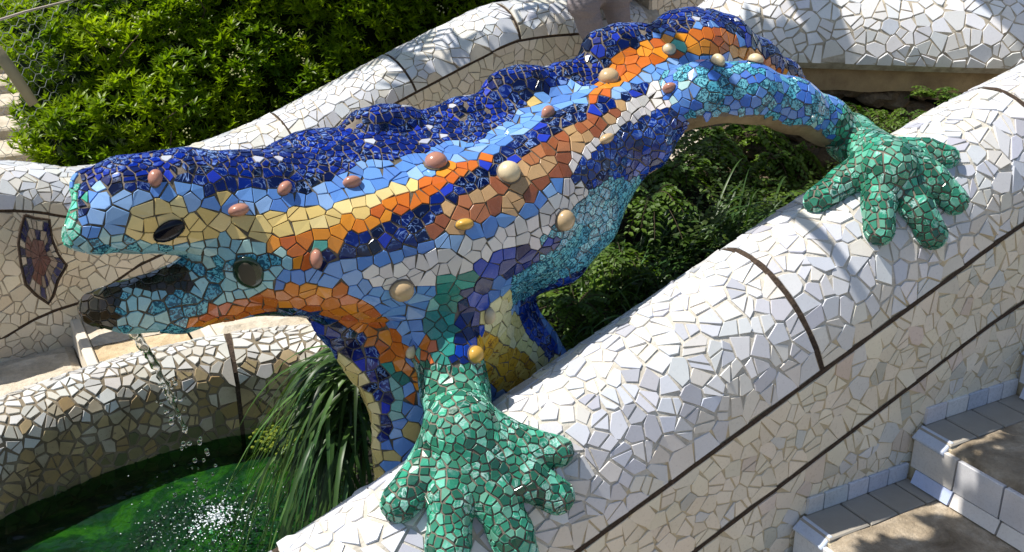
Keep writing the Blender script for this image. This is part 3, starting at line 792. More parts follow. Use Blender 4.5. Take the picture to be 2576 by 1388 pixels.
# colours: ribbons painted along the body, (centre line with half widths) in the side view
_T = {  # class: (palette, material, tile spacing)
 'cobalt': ([(.000, .005, .065), (.000, .003, .035), (.000, .009, .12), (.000, .002, .02)], 'marbled_cobalt', .043),
 'crest': ([(.001, .008, .11), (.002, .014, .18), (.001, .006, .06)], 'marbled_cobalt', .022),
 'sky': ([(.11, .27, .66), (.15, .33, .70), (.10, .23, .58), (.26, .44, .74)], 'clean_glaze', .056),
 'cream': ([(.74, .56, .20), (.78, .62, .28), (.68, .50, .17)], 'clean_glaze', .050),
 'orange': ([(.68, .20, .015), (.60, .15, .015), (.74, .27, .02), (.55, .12, .015)], 'clean_glaze', .050),
 'brown': ([(.34, .10, .04), (.42, .15, .06), (.28, .08, .03), (.55, .34, .16)], 'glazed_tile', .050),
 'white': ([(.74, .70, .66), (.80, .76, .72), (.66, .62, .60)], 'clean_glaze', .052),
 'navy': ([(.002, .014, .12), (.004, .024, .20), (.001, .008, .06), (.006, .04, .30)], 'marbled_cobalt', .026),
 'deep': ([(.0, .016, .17), (.0, .010, .09), (.002, .05, .42)], 'clean_glaze', .050),
 'teal': ([(.16, .55, .66), (.22, .62, .68), (.12, .45, .62)], 'speckled_teal', .026),
 'jaw': ([(.14, .50, .60), (.20, .56, .62), (.10, .42, .58)], 'speckled_teal', .036),
 'jade': ([(.01, .26, .21), (.01, .20, .17), (.20, .46, .42), (.02, .32, .26)], 'glazed_tile', .040),
 'lemon': ([(.74, .70, .30), (.70, .64, .26), (.78, .74, .42)], 'glazed_tile', .050),
 'gold': ([(.72, .42, .03), (.68, .48, .10), (.62, .36, .03)], 'crackled_yellow', .040),
 'paw': ([(.03, .20, .12), (.045, .25, .155), (.02, .14, .085), (.12, .34, .24), (.015, .10, .065)], 'swirled_green', .0215),
 'snout': ([(.06, .33, .20), (.04, .26, .16), (.12, .42, .30)], 'swirled_green', .028),
 'leg': ([(.10, .45, .60), (.04, .16, .60), (.10, .26, .66), (.16, .50, .60)], 'speckled_teal', .028),
 'moss': ([(.012, .010, .006), (.035, .02, .006), (.008, .012, .006)], 'wet_moss', .022),
}
KEYS = list(_T); KI = {k: i for i, k in enumerate(KEYS)}; KI['bare'] = len(KEYS)
RIB = [
 ('orange', [(1490, 250, 10), (1560, 185, 44), (1640, 140, 42), (1720, 120, 34), (1790, 105, 32), (1860, 135, 30), (1950, 172, 22), (2020, 210, 10)]),
 ('sky', [(1560, 245, 20), (1650, 185, 24), (1740, 160, 22), (1820, 150, 16), (1900, 178, 18), (1980, 200, 10)]),
 ('cream', [(390, 570, 66), (450, 575, 72), (540, 580, 46), (640, 580, 38), (760, 555, 32), (880, 535, 32), (980, 495, 26), (1050, 465, 8)]),
 ('orange', [(680, 610, 8), (750, 635, 36), (850, 605, 36), (940, 560, 30), (1030, 505, 28), (1110, 460, 30), (1220, 425, 30), (1300, 410, 12)]),
 ('cobalt', [(790, 655, 12), (900, 620, 26), (1000, 590, 38), (1080, 555, 44), (1150, 495, 38), (1230, 455, 38), (1330, 385, 42), (1400, 325, 38), (1500, 282, 34), (1600, 245, 20), (1680, 205, 10)]),
 ('brown', [(1085, 600, 12), (1150, 545, 40), (1230, 515, 40), (1310, 462, 40), (1380, 405, 40), (1460, 352, 36), (1540, 305, 28), (1620, 262, 10)]),
 ('white', [(965, 700, 24), (1060, 682, 28), (1180, 650, 28), (1280, 612, 30), (1380, 568, 32), (1430, 500, 30), (1468, 432, 30), (1530, 370, 30), (1600, 300, 30), (1690, 225, 30), (1780, 172, 14), (1860, 158, 8)]),
 ('navy', [(1490, 430, 40), (1600, 385, 72), (1680, 330, 58), (1735, 290, 34)]),
 ('teal', [(1290, 745, 20), (1370, 685, 74), (1480, 625, 98), (1560, 540, 92), (1590, 475, 30)]),
 ('navy', [(1330, 770, 22), (1400, 740, 30), (1470, 700, 26)]),
 ('deep', [(1400, 608, 12), (1300, 652, 32), (1215, 690, 38), (1172, 760, 42), (1175, 830, 44), (1160, 900, 26)]),
 ('jade', [(1180, 690, 10), (1115, 725, 36), (1108, 800, 40), (1105, 880, 34), (1100, 930, 20)]),
 ('lemon', [(1275, 745, 10), (1250, 800, 44), (1290, 860, 56), (1350, 900, 46), (1400, 930, 30)]),
 ('gold', [(1220, 860, 24), (1240, 910, 50), (1300, 940, 50)]),
 ('navy', [(1325, 780, 22), (1345, 830, 22), (1385, 880, 18)]),
 ('orange', [(470, 800, 8), (590, 768, 26), (720, 745, 26), (820, 758, 34), (890, 790, 40), (950, 840, 38), (1000, 890, 30), (1015, 930, 16)]),
 ('cobalt', [(640, 800, 12), (740, 808, 34), (830, 842, 42), (900, 885, 40), (950, 950, 32), (975, 1020, 26), (965, 1090, 18)]),
 ('cream', [(860, 905, 12), (897, 950, 24), (928, 1030, 24), (940, 1110, 22), (945, 1200, 24)]),
 ('jade', [(985, 920, 12), (1000, 980, 18), (1000, 1040, 12)]),
 ('orange', [(1080, 870, 18), (1055, 940, 20), (1030, 1010, 10)]),
 ('jaw', [(200, 618, 22), (300, 625, 32), (400, 650, 34), (530, 665, 60), (640, 670, 64), (700, 650, 30)]),
 ('jaw', [(250, 780, 70), (400, 780, 90), (520, 740, 70), (620, 715, 40)]),
 ('orange', [(480, 812, 8), (590, 778, 22), (700, 748, 16)]),
 ('snout', [(150, 625, 30), (172, 560, 34), (196, 490, 26)]),
]
_cr = [(0, 640), (150, 640), (214, 560), (225, 470), (270, 470), (330, 500), (460, 478), (600, 492), (720, 500), (850, 470), (980, 420), (1100, 400), (1200, 385), (1300, 300), (1400, 250), (1480, 235), (1560, 150), (1650, 105), (1740, 75), (1790, 70), (1850, 110), (1920, 150), (2040, 225)]
_cx = [c[0] for c in _cr]; _cy = [c[1] for c in _cr]
def classify(P, idx, N):
    x, y, z = proj(P); cl = np.full(len(P), KI['sky'])
    for (nm, L) in RIB:
        wk = 1.35 if nm == 'white' else 1.14 if nm in ('orange', 'brown') else 1.03
        best = np.full(len(P), 9.0)
        for i in range(len(L)-1):
            a = L[i]; b = L[i+1]; dx, dy = b[0]-a[0], b[1]-a[1]
            h = np.clip(((x-a[0])*dx+(y-a[1])*dy)/(dx*dx+dy*dy), 0, 1)
            d = np.hypot(x-a[0]-h*dx, y-a[1]-h*dy)/((a[2]+(b[2]-a[2])*h)*wk); best = np.minimum(best, d)
        cl[best < 1] = KI[nm]
    wav = 10*np.sin(x/38)+5*np.sin(x/17+1)
    cyy = np.interp(x, _cx, _cy)-14-14*np.clip((x-700)/150, 0, 1)*np.clip((1560-x)/100, 0, 1)+wav*np.clip((x-300)/100, 0, 1); up = y < cyy
    cl[up & (x > 196)] = KI['cobalt']
    top = (N[:, 2] > .80) & up & (x > 214); cl[top] = KI['crest']
    m = (idx == 2); cl[m] = KI['leg']
    cl[m & (N[:, 2] < -.52)] = KI['bare']; cl[m & (N[:, 1] > .35) & (N[:, 2] < .2)] = KI['bare']
    cl[(idx == 1) & (N[:, 2] < -.62) & (x > 1450)] = KI['bare']
    cl[(idx == 4) | ((idx == 2) & (x+.35*y > 2215))] = KI['paw']; cl[(idx == 3) & (y > 925-.25*np.abs(x-1140))] = KI['paw']
    mm = (x < 478) & (y > 668) & (y < 728) & (x > 200) & (idx == 1); cl[mm] = KI['moss']
    cl[(x < 292+.25*(790-y)) & (y > 690) & (idx == 1)] = KI['moss']
    return cl
Nb = LZ.grad(Vb); Ib = LZ.idx(Vb-Nb*.01); Cb = classify(Vb, Ib, Nb)
# the modelled core shows as grout between the tiles and as bare cement under the hind leg
fm = (Cb[Fb] == KI['bare']).sum(1) > 2
dark = np.isin(Cb[Fb[:, 0]], [KI[k] for k in ('sky', 'cream', 'orange', 'white', 'brown', 'deep', 'lemon', 'moss', 'jaw')])
mesh('body_core', Vb, Fb, [GROUT_L, BARE, GROUT_D], lz, np.where(fm, 1, np.where(dark, 2, 0)), True)
# seeds: pairs straddling every colour boundary, then a random fill
tri = np.concatenate([Fb[:, [0, 1, 2]], Fb[:, [0, 2, 3]]]); A = Vb[tri[:, 0]]; B = Vb[tri[:, 1]]; Cc = Vb[tri[:, 2]]
ar = .5*np.linalg.norm(np.cross(B-A, Cc-A), axis=1)
nf = 110000; ti = RNG.choice(len(tri), nf, p=ar/ar.sum()); q1 = np.sqrt(RNG.random(nf)); q2 = RNG.random(nf)
S = (1-q1)[:, None]*A[ti]+(q1*(1-q2))[:, None]*B[ti]+(q1*q2)[:, None]*Cc[ti]
S = LZ.snap(S, 0, 2); SN = LZ.grad(S); SI = LZ.idx(S-SN*.01); SCl = classify(S, SI, SN)
spc = np.array([_T[k][2] for k in KEYS]+[.05])
ed = np.concatenate([Fb[:, [0, 1]], Fb[:, [1, 2]], Fb[:, [2, 3]], Fb[:, [3, 0]]]); ed = ed[(ed[:, 0] < ed[:, 1]) & (Cb[ed[:, 0]] != Cb[ed[:, 1]])]
mid = (Vb[ed[:, 0]]+Vb[ed[:, 1]])/2; rm = np.minimum(spc[Cb[ed[:, 0]]], spc[Cb[ed[:, 1]]])
perm = RNG.permutation(len(mid)); mid, rm, ed = mid[perm], rm[perm], ed[perm]
sel = poisson(mid.tolist(), (rm*.72).tolist()); bseeds = []; bcl = []; brr = []
kb = kdtree.KDTree(len(Vb))
for i, v in enumerate(Vb): kb.insert(v, i)
kb.balance()
for i in sel:
    m = mid[i]; ca, cb_ = Cb[ed[i][0]], Cb[ed[i][1]]; sa = np.zeros(3); sb = np.zeros(3); na = nb = 0
    for (co, j, d) in kb.find_range(m, .032):
        if Cb[j] == ca: sa += Vb[j]; na += 1
        elif Cb[j] == cb_: sb += Vb[j]; nb += 1
    if na < 2 or nb < 2: continue
    dv = sb/nb-sa/na; L = np.linalg.norm(dv)
    if L < 1e-4: continue
    dv /= L; o = rm[i]*.27; bseeds += [m-dv*o, m+dv*o]; bcl += [ca, cb_]; brr += [rm[i]*.6]*2
bS = LZ.snap(np.array(bseeds), 0, 2); bN = LZ.grad(bS)
P_ = np.concatenate([bS, S]); N_ = np.concatenate([bN, SN]); C_ = np.concatenate([np.array(bcl), SCl])
nb_ = len(bS); R0 = spc[C_]; far_side = (N_[:, 1] > .45) & (P_[:, 1] > 2.4)
rr = R0*RNG.uniform(.62, 1.12, len(R0)); rr[:nb_] = np.array(brr)*.8; rr[far_side] *= 1.7
sel = poisson(P_.tolist(), rr.tolist()); P_, N_, C_, R0, far_side = P_[sel], N_[sel], C_[sel], R0[sel], far_side[sel]
R1 = R0*np.where(far_side, 1.6, 1.0)*.95
gaps = np.where(np.isin(C_, [KI['paw'], KI['crest'], KI['snout']]), .0030, np.where(np.isin(C_, [KI['cobalt'], KI['navy']]), .0026, .0014))
gaps = np.where(np.isin(C_, [KI['jaw']]), .0024, gaps)
sh = shards(P_, N_, R1, gaps, .12, None, None, .1)
cols = []; mi = []
for i in range(len(P_)):
    if C_[i] >= len(KEYS): sh[i] = None; cols.append(None); mi.append(0); continue
    k = KEYS[C_[i]]; pal, mt, _ = _T[k]; c = random.choice(pal); q = random.random()
    if k == 'cobalt' and q < .10: c, mt = (.015, .04, .45), 'clean_glaze'
    if k == 'crest' and q < .025: c, mt = (.50, .52, .60), 'clean_glaze'
    if k == 'jaw' and q < .55: c, mt = random.choice([(.32, .60, .62), (.42, .66, .64), (.26, .52, .60)]), 'glazed_tile'
    if k == 'leg' and (c[2] > c[1]*1.9 or q < .15): mt = 'glazed_tile'
    if k == 'leg' and q < .03: c, mt = (.40, .60, .60), 'glazed_tile'
    if k == 'paw' and q < .45: mt = 'clean_glaze'
    if k == 'sky' and q < .012: c = (.68, .50, .17)
    if k in ('orange',) and q < .03: c, mt = (.12, .50, .40), 'glazed_tile'
    cols.append(vary(c, .10)); mi.append(MI[mt])
def lfit(A_, h):
    d = LZ.val(A_)-h; return A_-(np.clip(d, -.02, .02)*.75)[:, None]*LZ.grad(A_)
lay_tiles('tile', P_, N_, sh, cols, mi, lz, h=.003, th=.010, tilt=.025, keep=299, fit=lfit, split=.22, split_min=.030**2, split_gap=.0018)
print('LIZARD TILES', len(P_))
# knobs
KN = [m_simple('rosy_knob', (.42, .20, .14), .22, .5, 30), m_simple('tan_knob', (.50, .36, .20), .22, .5, 30), m_simple('cream_knob', (.66, .54, .34), .3, .5, 30), m_simple('ochre_knob', (.58, .34, .06), .25, .5, 30)]
def surf_at(px, py):
    d = at(px, py, depth=1)-CAM; t = 1.5
    while t < 3.6:
        p = CAM+d*t; v = float(LZ.val(p[None])[0])
        if v < .002: return p
        t += max(.003, v*.6)
    return None
def ellip(name, p, n, r, sq, mat, parent, ang=0, dome=.8, dimple=0):
    a, b, n = basis(n); ca, sa = cos(ang), sin(ang); a2 = a*ca+b*sa; b2 = -a*sa+b*ca; B_ = bmesh.new(); bmesh.ops.create_uvsphere(B_, u_segments=18, v_segments=10, radius=1)
    for v in B_.verts:
        u = v.co.copy(); k = 1+.05*mnoise.noise(u*2+Vector((p[0]*9, 0, 0)))
        v.co = Vector(p+(a2*u.x*r+b2*u.y*r*sq+n*u.z*r*dome)*k)
    m = bpy.data.meshes.new(name); B_.to_mesh(m); B_.free(); m.materials.append(mat); m.polygons.foreach_set('use_smooth', [True]*len(m.polygons))
    return link(bpy.data.objects.new(name, m), parent)
for (px, py, r, sq, ang, mt) in [(390, 450, 24, .75, 1.2, 0), (715, 475, 22, .7, .6, 0), (885, 462, 24, .65, 0, 0), (600, 528, 27, .6, .1, 0), (1097, 412, 29, 1, 0, 0), (795, 650, 25, .62, 1.5, 0), (1280, 435, 29, 1, 0, 2), (1380, 288, 22, .7, 2, 0), (1532, 198, 26, 1, 0, 1), (1683, 125, 17, .9, 0, 2), (1805, 158, 22, .7, 0, 2), (1900, 155, 20, .9, .3, 2), (1686, 222, 19, .65, .6, 0), (1523, 350, 22, .55, .2, 1), (1418, 553, 27, 1, 0, 1), (1167, 564, 24, .6, 0, 3), (1010, 727, 31, .95, 0, 1), (1228, 793, 22, .6, 1.5, 2), (1193, 892, 24, .9, 0, 3), (1040, 885, 20, .55, 1.2, 2), (775, 836, 19, .95, 0, 3)]:
    p = surf_at(px, py)
    if p is None: continue
    n = LZ.grad(p[None])[0]; rr_ = r*((p-CAM)@FW)/F_PX
    kb_ = ellip('knob', p+n*rr_*.25, n, rr_, sq, KN[mt], lz, ang)
    ellip('mortar_collar', p+n*.001, n, rr_*1.13, sq, GROUT_D if mt == 0 else GROUT_L, lz, ang, .16)
# eye and ear
p = surf_at(425, 578); n = LZ.grad(p[None])[0]; ellip('eye', p+n*.004, n, .036, .62, m_simple('black_glass', (.003, .004, .010), .12, .3), lz, .45, .35)
p = surf_at(625, 684); n = LZ.grad(p[None])[0]; ear = ellip('ear', p+n*.002, n, .034, 1.25, m_simple('ear_green', (.01, .03, .015), .15, .7), lz, .1, .30)
ellip('ear_hollow', p+n*.008, n, .021, 1.5, m_simple('dark_hollow', (.06, .05, .03), .7), lz, .1, .26)
# ================================================================ WATER STREAM
t = NT('clear_water'); t.b.inputs['Transmission Weight'].default_value = 1; t.b.inputs['IOR'].default_value = 1.33; t.b.inputs['Roughness'].default_value = .02
t.b.inputs['Base Color'].default_value = (.95, .98, 1, 1); CLEAR = t.m
FOAM = NT('foam').set((.85, .9, .95), .15, .8)
A0 = Dp(252, 812, 2.26); B0 = np.array([SPL[0], SPL[1], -.3])
def fall(q): return np.array([A0[0]+(B0[0]-A0[0])*q, A0[1]+(B0[1]-A0[1])*q, A0[2]-(A0[2]+.3)*q**1.7])
ws = thing('water_stream', tuple(A0), 'thin clear stream of water falling from the lizard mouth into the pool', 'water stream')
pts = [fall(.72*i/44)+np.array([.008*mnoise.noise((i*.5, 0, 0)), .006*mnoise.noise((0, i*.6, 0)), 0]) for i in range(45)]
V, Fc = tube_vf(pts, [max(.0022, .014*(1-i/44)**.4*(1+.55*mnoise.noise((i*.45, 3, 0)))) for i in range(45)], 10)
V = [v+Vector((mnoise.noise(v*60), mnoise.noise(v*60+Vector((5, 0, 0))), mnoise.noise(v*50)))*.006 for v in V]
mesh('jet', V, Fc, CLEAR, ws, None, True)
def ball(mb, c, r, sub=1, sz=1.0):
    B_ = bmesh.new(); bmesh.ops.create_icosphere(B_, subdivisions=sub, radius=r)
    mb.add([Vector((v.co.x, v.co.y, v.co.z*sz))+Vector(c) for v in B_.verts], [[v.index for v in f.verts] for f in B_.faces]); B_.free()
mb = MB()
for i in range(60):
    q = random.uniform(.5, .98); s_ = .012+.05*max(0, q-.5); ball(mb, fall(q)+np.array([random.gauss(0, s_), random.gauss(0, s_), 0]), random.uniform(.002, .007), 2, random.uniform(.8, 1.6))
mb.build('droplets', CLEAR, ws, True)['kind'] = 'stuff'
mb = MB()
for i in range(900):
    a = random.uniform(0, 2*pi); d = abs(random.gauss(0, .12)); x = SPL[0]+cos(a)*d*1.2; y = SPL[1]+sin(a)*d
    ball(mb, (x, y, wz(x, y)+random.uniform(0, .003)+(random.uniform(0, .02) if d < .05 else 0)), random.uniform(.0008, .0034)*(1.2 if d < .08 else .75), 1, .7)
tag(mb.build('splash_bubbles', FOAM), 'sparkling bubbles and froth where the stream hits the green pool', 'froth', kind='stuff')

# ================================================================ VEGETATION
def leaf_template(L, wd, fold=.25, droop=.15, n=3):
    V = []; Fc = []
    for i in range(n+1):
        q = i/n; wv = wd*sin(pi*min(.97, .12+.86*q))**.8*.5 if i < n else .0008; z = -droop*L*q*q
        V += [(L*q, -wv, z+wv*fold), (L*q, 0, z), (L*q, wv, z+wv*fold)]
    for i in range(n): b = i*3; Fc += [(b, b+3, b+4, b+1), (b+1, b+4, b+5, b+2)]
    return np.array(V), Fc
def frames(D):
    D = D/np.linalg.norm(D, axis=1)[:, None]; up = np.tile([0, 0, 1.0], (len(D), 1)); m = np.abs(D[:, 2]) > .95; up[m] = [1, 0, 0]
    s_ = np.cross(up, D); s_ /= np.linalg.norm(s_, axis=1)[:, None]; return D, s_, np.cross(D, s_)
def scatter(name, tmpl, P, D, S_, mat, parent=None, tone=None, roll=.6):
    T, Fc = tmpl; n = len(P); X, Y, Z = frames(np.array(D)); r = RNG.uniform(-roll, roll, n)
    Y2 = Y*np.cos(r)[:, None]+Z*np.sin(r)[:, None]; Z2 = np.cross(X, Y2)
    V = np.array(P)[:, None]+S_[:, None, None]*(T[None, :, :1]*X[:, None]+T[None, :, 1:2]*Y2[:, None]+T[None, :, 2:]*Z2[:, None])
    k = len(T); F_ = (np.array(Fc)[None]+(np.arange(n)*k)[:, None, None]).reshape(-1, 4)
    m = bpy.data.meshes.new(name); V = V.reshape(-1, 3); m.vertices.add(len(V)); m.vertices.foreach_set('co', V.ravel())
    m.loops.add(F_.size); m.loops.foreach_set('vertex_index', F_.ravel().astype(np.int32)); m.polygons.add(len(F_))
    m.polygons.foreach_set('loop_start', np.arange(0, F_.size, 4, dtype=np.int32)); m.polygons.foreach_set('loop_total', np.full(len(F_), 4, np.int32))
    m.polygons.foreach_set('use_smooth', np.ones(len(F_), bool))
    m.materials.append(mat); a = m.color_attributes.new('tile_colour', 'FLOAT_COLOR', 'POINT')
    tone = RNG.uniform(.65, 1.35, n) if tone is None else tone; c = np.ones((n, k, 4), np.float32); c[..., :3] = tone[:, None, None]
    a.data.foreach_set('color', c.ravel()); m.update(); m.validate()
    return link(bpy.data.objects.new(name, m), parent)
def rosettes(P, N, per, spread=(.35, 1.1)):
    n = len(P); Pn = np.repeat(P, per, 0); Nn = np.repeat(N, per, 0); X, Y, Z = frames(Nn)
    a = np.tile(np.arange(per)*2.4, n)+np.repeat(RNG.uniform(0, 6, n), per); q = RNG.uniform(*spread, n*per)
    D = X*np.cos(q)[:, None]+(Y*np.cos(a)[:, None]+Z*np.sin(a)[:, None])*np.sin(q)[:, None]
    return Pn, D
# ---- hedge behind the far wall
def h_top(x): return float(np.interp(x, [.2, .5, .9, 1.3, 1.8, 2.5, 5], [.52, .74, .95, 1.10, 1.3, 1.5, 1.6]))
def h_surf(x, s):
    """s 0 (foot) .. 1 (top front edge) .. 1.6 (going back over the top)"""
    top = h_top(x); lean = float(np.interp(x, [.3, 1.2, 2.2, 4], [.75, .6, .30, .2])); b = float(np.interp(x, [.2, 1.0, 2.0, 4.0], [-.05, .05, .35, .5]))
    fr = 5.36+.08*sin(x*5)
    if s <= 1: return np.array([x, fr+lean*s**1.5, b+(top-b)*s**.8])
    return np.array([x, fr+lean+(s-1)*1.6, top+.10*sin((s-1)*4)])
def hedge_pts(n, depth, s1=1.6):
    P = []; N = []
    while len(P) < n:
        x = random.uniform(.32, 4.4); s_ = random.uniform(-.05, s1); p = h_surf(x, max(0, s_)); e = .03
        a = h_surf(x+e, max(0, s_))-p; b = h_surf(x, max(0, s_)+e)-p; nn = np.cross(a, b); nn /= np.linalg.norm(nn)+1e-9
        k = mnoise.noise((x*3.2, s_*4, 1)); k2 = mnoise.noise((x*8, s_*9, 4))
        if k2 < -.28 and random.random() < .75: continue
        p = p+nn*(.16*k+.07*k2-random.random()**1.5*depth); P.append(p); d = nn*.7+np.array([0, 0, .75])+RNG.normal(0, .35, 3); N.append(d)
    return np.array(P), np.array(N)
hd_ = thing('hedge', (2.2, 5.9, 0), 'dense glossy green hedge with pale blossoms behind the far parapet', 'hedge')
P, N = hedge_pts(9000, .22); Pn, D = rosettes(P, N, 9)
scatter('foliage', leaf_template(1, .27, .3, .2), Pn, D, RNG.uniform(.038, .066, len(Pn)), LEAF, hd_)['kind'] = 'stuff'
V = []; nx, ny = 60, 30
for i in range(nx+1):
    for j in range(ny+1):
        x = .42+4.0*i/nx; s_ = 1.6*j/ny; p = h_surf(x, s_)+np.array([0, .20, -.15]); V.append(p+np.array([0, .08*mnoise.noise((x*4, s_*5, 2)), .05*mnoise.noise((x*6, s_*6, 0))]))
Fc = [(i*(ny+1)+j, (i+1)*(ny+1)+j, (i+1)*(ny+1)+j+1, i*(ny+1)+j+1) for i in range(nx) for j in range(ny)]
mesh('shade_core', V, Fc, m_simple('hedge_shade', (.012, .022, .006), .9, .1), hd_)  # near-black sheet paints the shade inside the hedge and stops see-through
mb = MB()
for i in range(52):
    x = random.uniform(1.3, 3.3) if i > 8 else random.uniform(.6, 1.4); s_ = random.uniform(.15, 1.05); p = h_surf(x, s_)+np.array([0, -.10-.05*random.random(), .05])
    for k in range(9): ball(mb, p+RNG.normal(0, .014, 3), random.uniform(.003, .005), 1)
mb.build('blossom', BLOOM, hd_)['kind'] = 'stuff'
mb = MB()
for i in range(22):
    x = random.uniform(.4, 4.2); s_ = random.uniform(.05, .8); p = h_surf(x, s_); V, Fc = tube_vf([p+np.array([0, .15, -.2]), p+np.array([random.uniform(-.1, .1), .03, -.05]), p+np.array([random.uniform(-.15, .15), -.10, .08])], [.006, .004, .002], 5); mb.add(V, Fc)
mb.build('twigs', TWIG, hd_)['kind'] = 'stuff'
# darker shrubs beyond it
def shrub(name, c, R_, n, label, mat=None):
    o = thing(name, c, label, 'shrub'); u = RNG.normal(0, 1, (n, 3)); u /= np.linalg.norm(u, axis=1)[:, None]; u[:, 2] = np.abs(u[:, 2])
    k = np.array([1+.25*mnoise.noise(Vector(q)*2.3+Vector(c)) for q in u])*RNG.uniform(.75, 1.0, n); P = np.array(c)+u*np.array(R_)*k[:, None]
    Pn, D = rosettes(P, u+[0, 0, .5], 7); scatter('foliage', leaf_template(1, .28, .3, .2), Pn, D, RNG.uniform(.05, .09, len(Pn)), LEAF, o)['kind'] = 'stuff'
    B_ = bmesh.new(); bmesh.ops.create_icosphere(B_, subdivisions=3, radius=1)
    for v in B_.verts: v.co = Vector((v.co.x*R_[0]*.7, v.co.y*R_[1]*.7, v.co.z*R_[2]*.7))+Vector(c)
    m = bpy.data.meshes.new('shade_core'); B_.to_mesh(m); B_.free(); m.materials.append(bpy.data.materials['hedge_shade']); link(bpy.data.objects.new('shade_core', m), o)  # near-black blob paints the shade inside the shrub
shrub('shrub', (1.2, 8.6, -.3), (1.3, 1.0, 2.0), 1500, 'dark shaded shrub behind the wire netting, top left corner')
shrub('shrub', (-.6, 9.4, -.4), (1.2, 1.0, 1.8), 700, 'dark shrub beyond the path at the left edge')
shrub('shrub', (3.4, 9.2, -.3), (1.5, 1.0, 2.2), 900, 'tall dark shrub standing behind the flowering hedge')
plane_sheet('soil_bed', -.4, 5, 5.05, 9.5, 0, SOIL, 24, 18, lambda x, y: float(np.interp(x, [-.4, .4, 1.0, 2.0, 3.2, 5], [-.08, -.06, .0, .28, .44, .46]))+.02*mnoise.noise((x*5, y*5, 0)))
# pale steps at the left
gs = thing('garden_steps', (0, 6.5, 0), 'low pale steps striped with shade at the left edge beyond the wall', 'steps')
for k in range(9):
    tilebox('step', (-.05, 5.55+k*.36, -.02+k*.055), 1.15, .345, .06, SLAB[1], gs, None, None, .01, .004)
# ---- ground leaves under the arch
n = 24000; P = []; 
while len(P) < n:
    x = random.uniform(.95, 3.5); y = random.uniform(2.2, 3.38)
    if .588*x+.809*y > 4.0 or (x < 1.25 and random.random() < .6): continue
    z = bank(x, y)
    P.append((x, y, z+random.random()**1.3*(.10+.16*max(0, mnoise.noise((x*3, y*3, 7))+.3))))
P = np.array(P); D = RNG.normal(0, 1, (n, 3)); D[:, 2] = np.abs(D[:, 2])*.5
tag(scatter('undergrowth', leaf_template(1, .75, .1, .3, 2), P, D, RNG.uniform(.010, .022, n), FERN, None, RNG.uniform(.15, .8, n)), 'small leaved ground cover filling the bank under the lizard', 'ground cover', kind='stuff')
# ---- ferns
def fern_mesh(nfr, L, seed, droop=.5):
    rs = random.Random(seed); P = []; D = []; S_ = []; stems = MB()
    for f in range(nfr):
        a = rs.uniform(0, 2*pi); el = rs.uniform(.2, 1.2); d0 = Vector((cos(a)*cos(el), sin(a)*cos(el), sin(el))); l = L*rs.uniform(.6, 1.1); pts = []
        for i in range(11):
            q = i/10; pts.append(d0*l*q+Vector((0, 0, -droop*l*q*q*1.6)))
        V, Fc = tube_vf(pts, [.0011]*11, 3, False); stems.add(V, Fc)
        for i in range(2, 11):
            t_ = (pts[i]-pts[i-1]).normalized(); s_ = t_.cross(Vector((0, 0, 1))).normalized()
            for sg in (-1, 1):
                wv = (1-i/12)*.22*l
                for k in range(1, 4):
                    P.append(pts[i]+s_*sg*wv*k/3+t_*wv*.3*k/3+Vector((0, 0, -.1*wv*k))); D.append(s_*sg+t_*.5+Vector((rs.uniform(-.3, .3), rs.uniform(-.3, .3), rs.uniform(-.4, .2)))); S_.append(rs.uniform(.012, .019)*L/.2)
    return np.array(P), np.array(D), np.array(S_), stems
FT = []
for q in range(3):
    P, D, S_, stems = fern_mesh(20, .20, q+3, [.5, .8, .35][q])
    o = scatter('frond_leaflets', leaf_template(1, .8, .15, .2, 2), P, D, S_, FERN); o['kind'] = 'stuff'
    s_ = stems.build('stems', TWIG); s_['kind'] = 'stuff'; FT.append((o.data, s_.data)); bpy.data.objects.remove(o); bpy.data.objects.remove(s_)
FERNS = [((1775, 335), 3.0, 1, 1.2, 'fern hanging right beside the hip under the leg arch'), ((1880, 345), 3.0, 0, 1.2, 'fern touching the cement underside of the hind leg'), ((1985, 385), 2.95, 1, 1.1, 'fern in the dark corner before the far paw wrist'),
 ((2130, 275), 2.78, 1, .8, 'bright maidenhair fern on the rubble wall just right of the tail tip'), ((2190, 300), 2.72, 0, .8, 'sunlit fern on the rubble wall above the far green paw'), ((2350, 250), 2.62, 2, .7, 'dark green fern high on the rubble wall under the stucco'), ((2290, 300), 2.55, 0, .7, 'yellow green fern between rubble wall and right parapet'),
 ((1800, 370), 2.9, 1, 1.1, 'fern hanging under the middle of the arched hind leg'), ((1950, 400), 2.85, 1, 1.1, 'fern hanging under the arched leg near the far paw'), ((1870, 460), 2.8, 1, 1.0, 'drooping fern in deep shade below the leg arch'), ((1720, 440), 2.75, 0, 1.1, 'fern just right of the navy belly tiles'),
 ((1990, 500), 2.7, 2, .9, 'shaded fern above the parapet left of the far paw'), ((1640, 500), 2.6, 0, 1.0, 'lit fern touching the speckled teal belly'), ((1560, 640), 2.5, 1, 1.0, 'fern below the teal belly above the grass'), ((1450, 770), 2.45, 2, .9, 'fern tucked under the belly beside the parapet'), ((1460, 850), 2.4, 1, .8, 'lowest shaded fern at the foot of the white parapet'), ((1800, 560), 2.6, 1, .9, 'dark fern behind the parapet midway along it')]
for (q, y, kd_, sc, lab) in FERNS:
    p = at(q[0], q[1], y=y); o = thing('fern', tuple(p), lab, 'fern', 'ferns growing on the bank under the lizard'); o.rotation_euler = (0, 0, random.uniform(0, 6)); o.scale = (sc,)*3
    for dt, nm in zip(FT[kd_], ('frond_leaflets', 'stems')):
        c = bpy.data.objects.new(nm, dt); COL.objects.link(c); c.parent = o; c['kind'] = 'stuff'
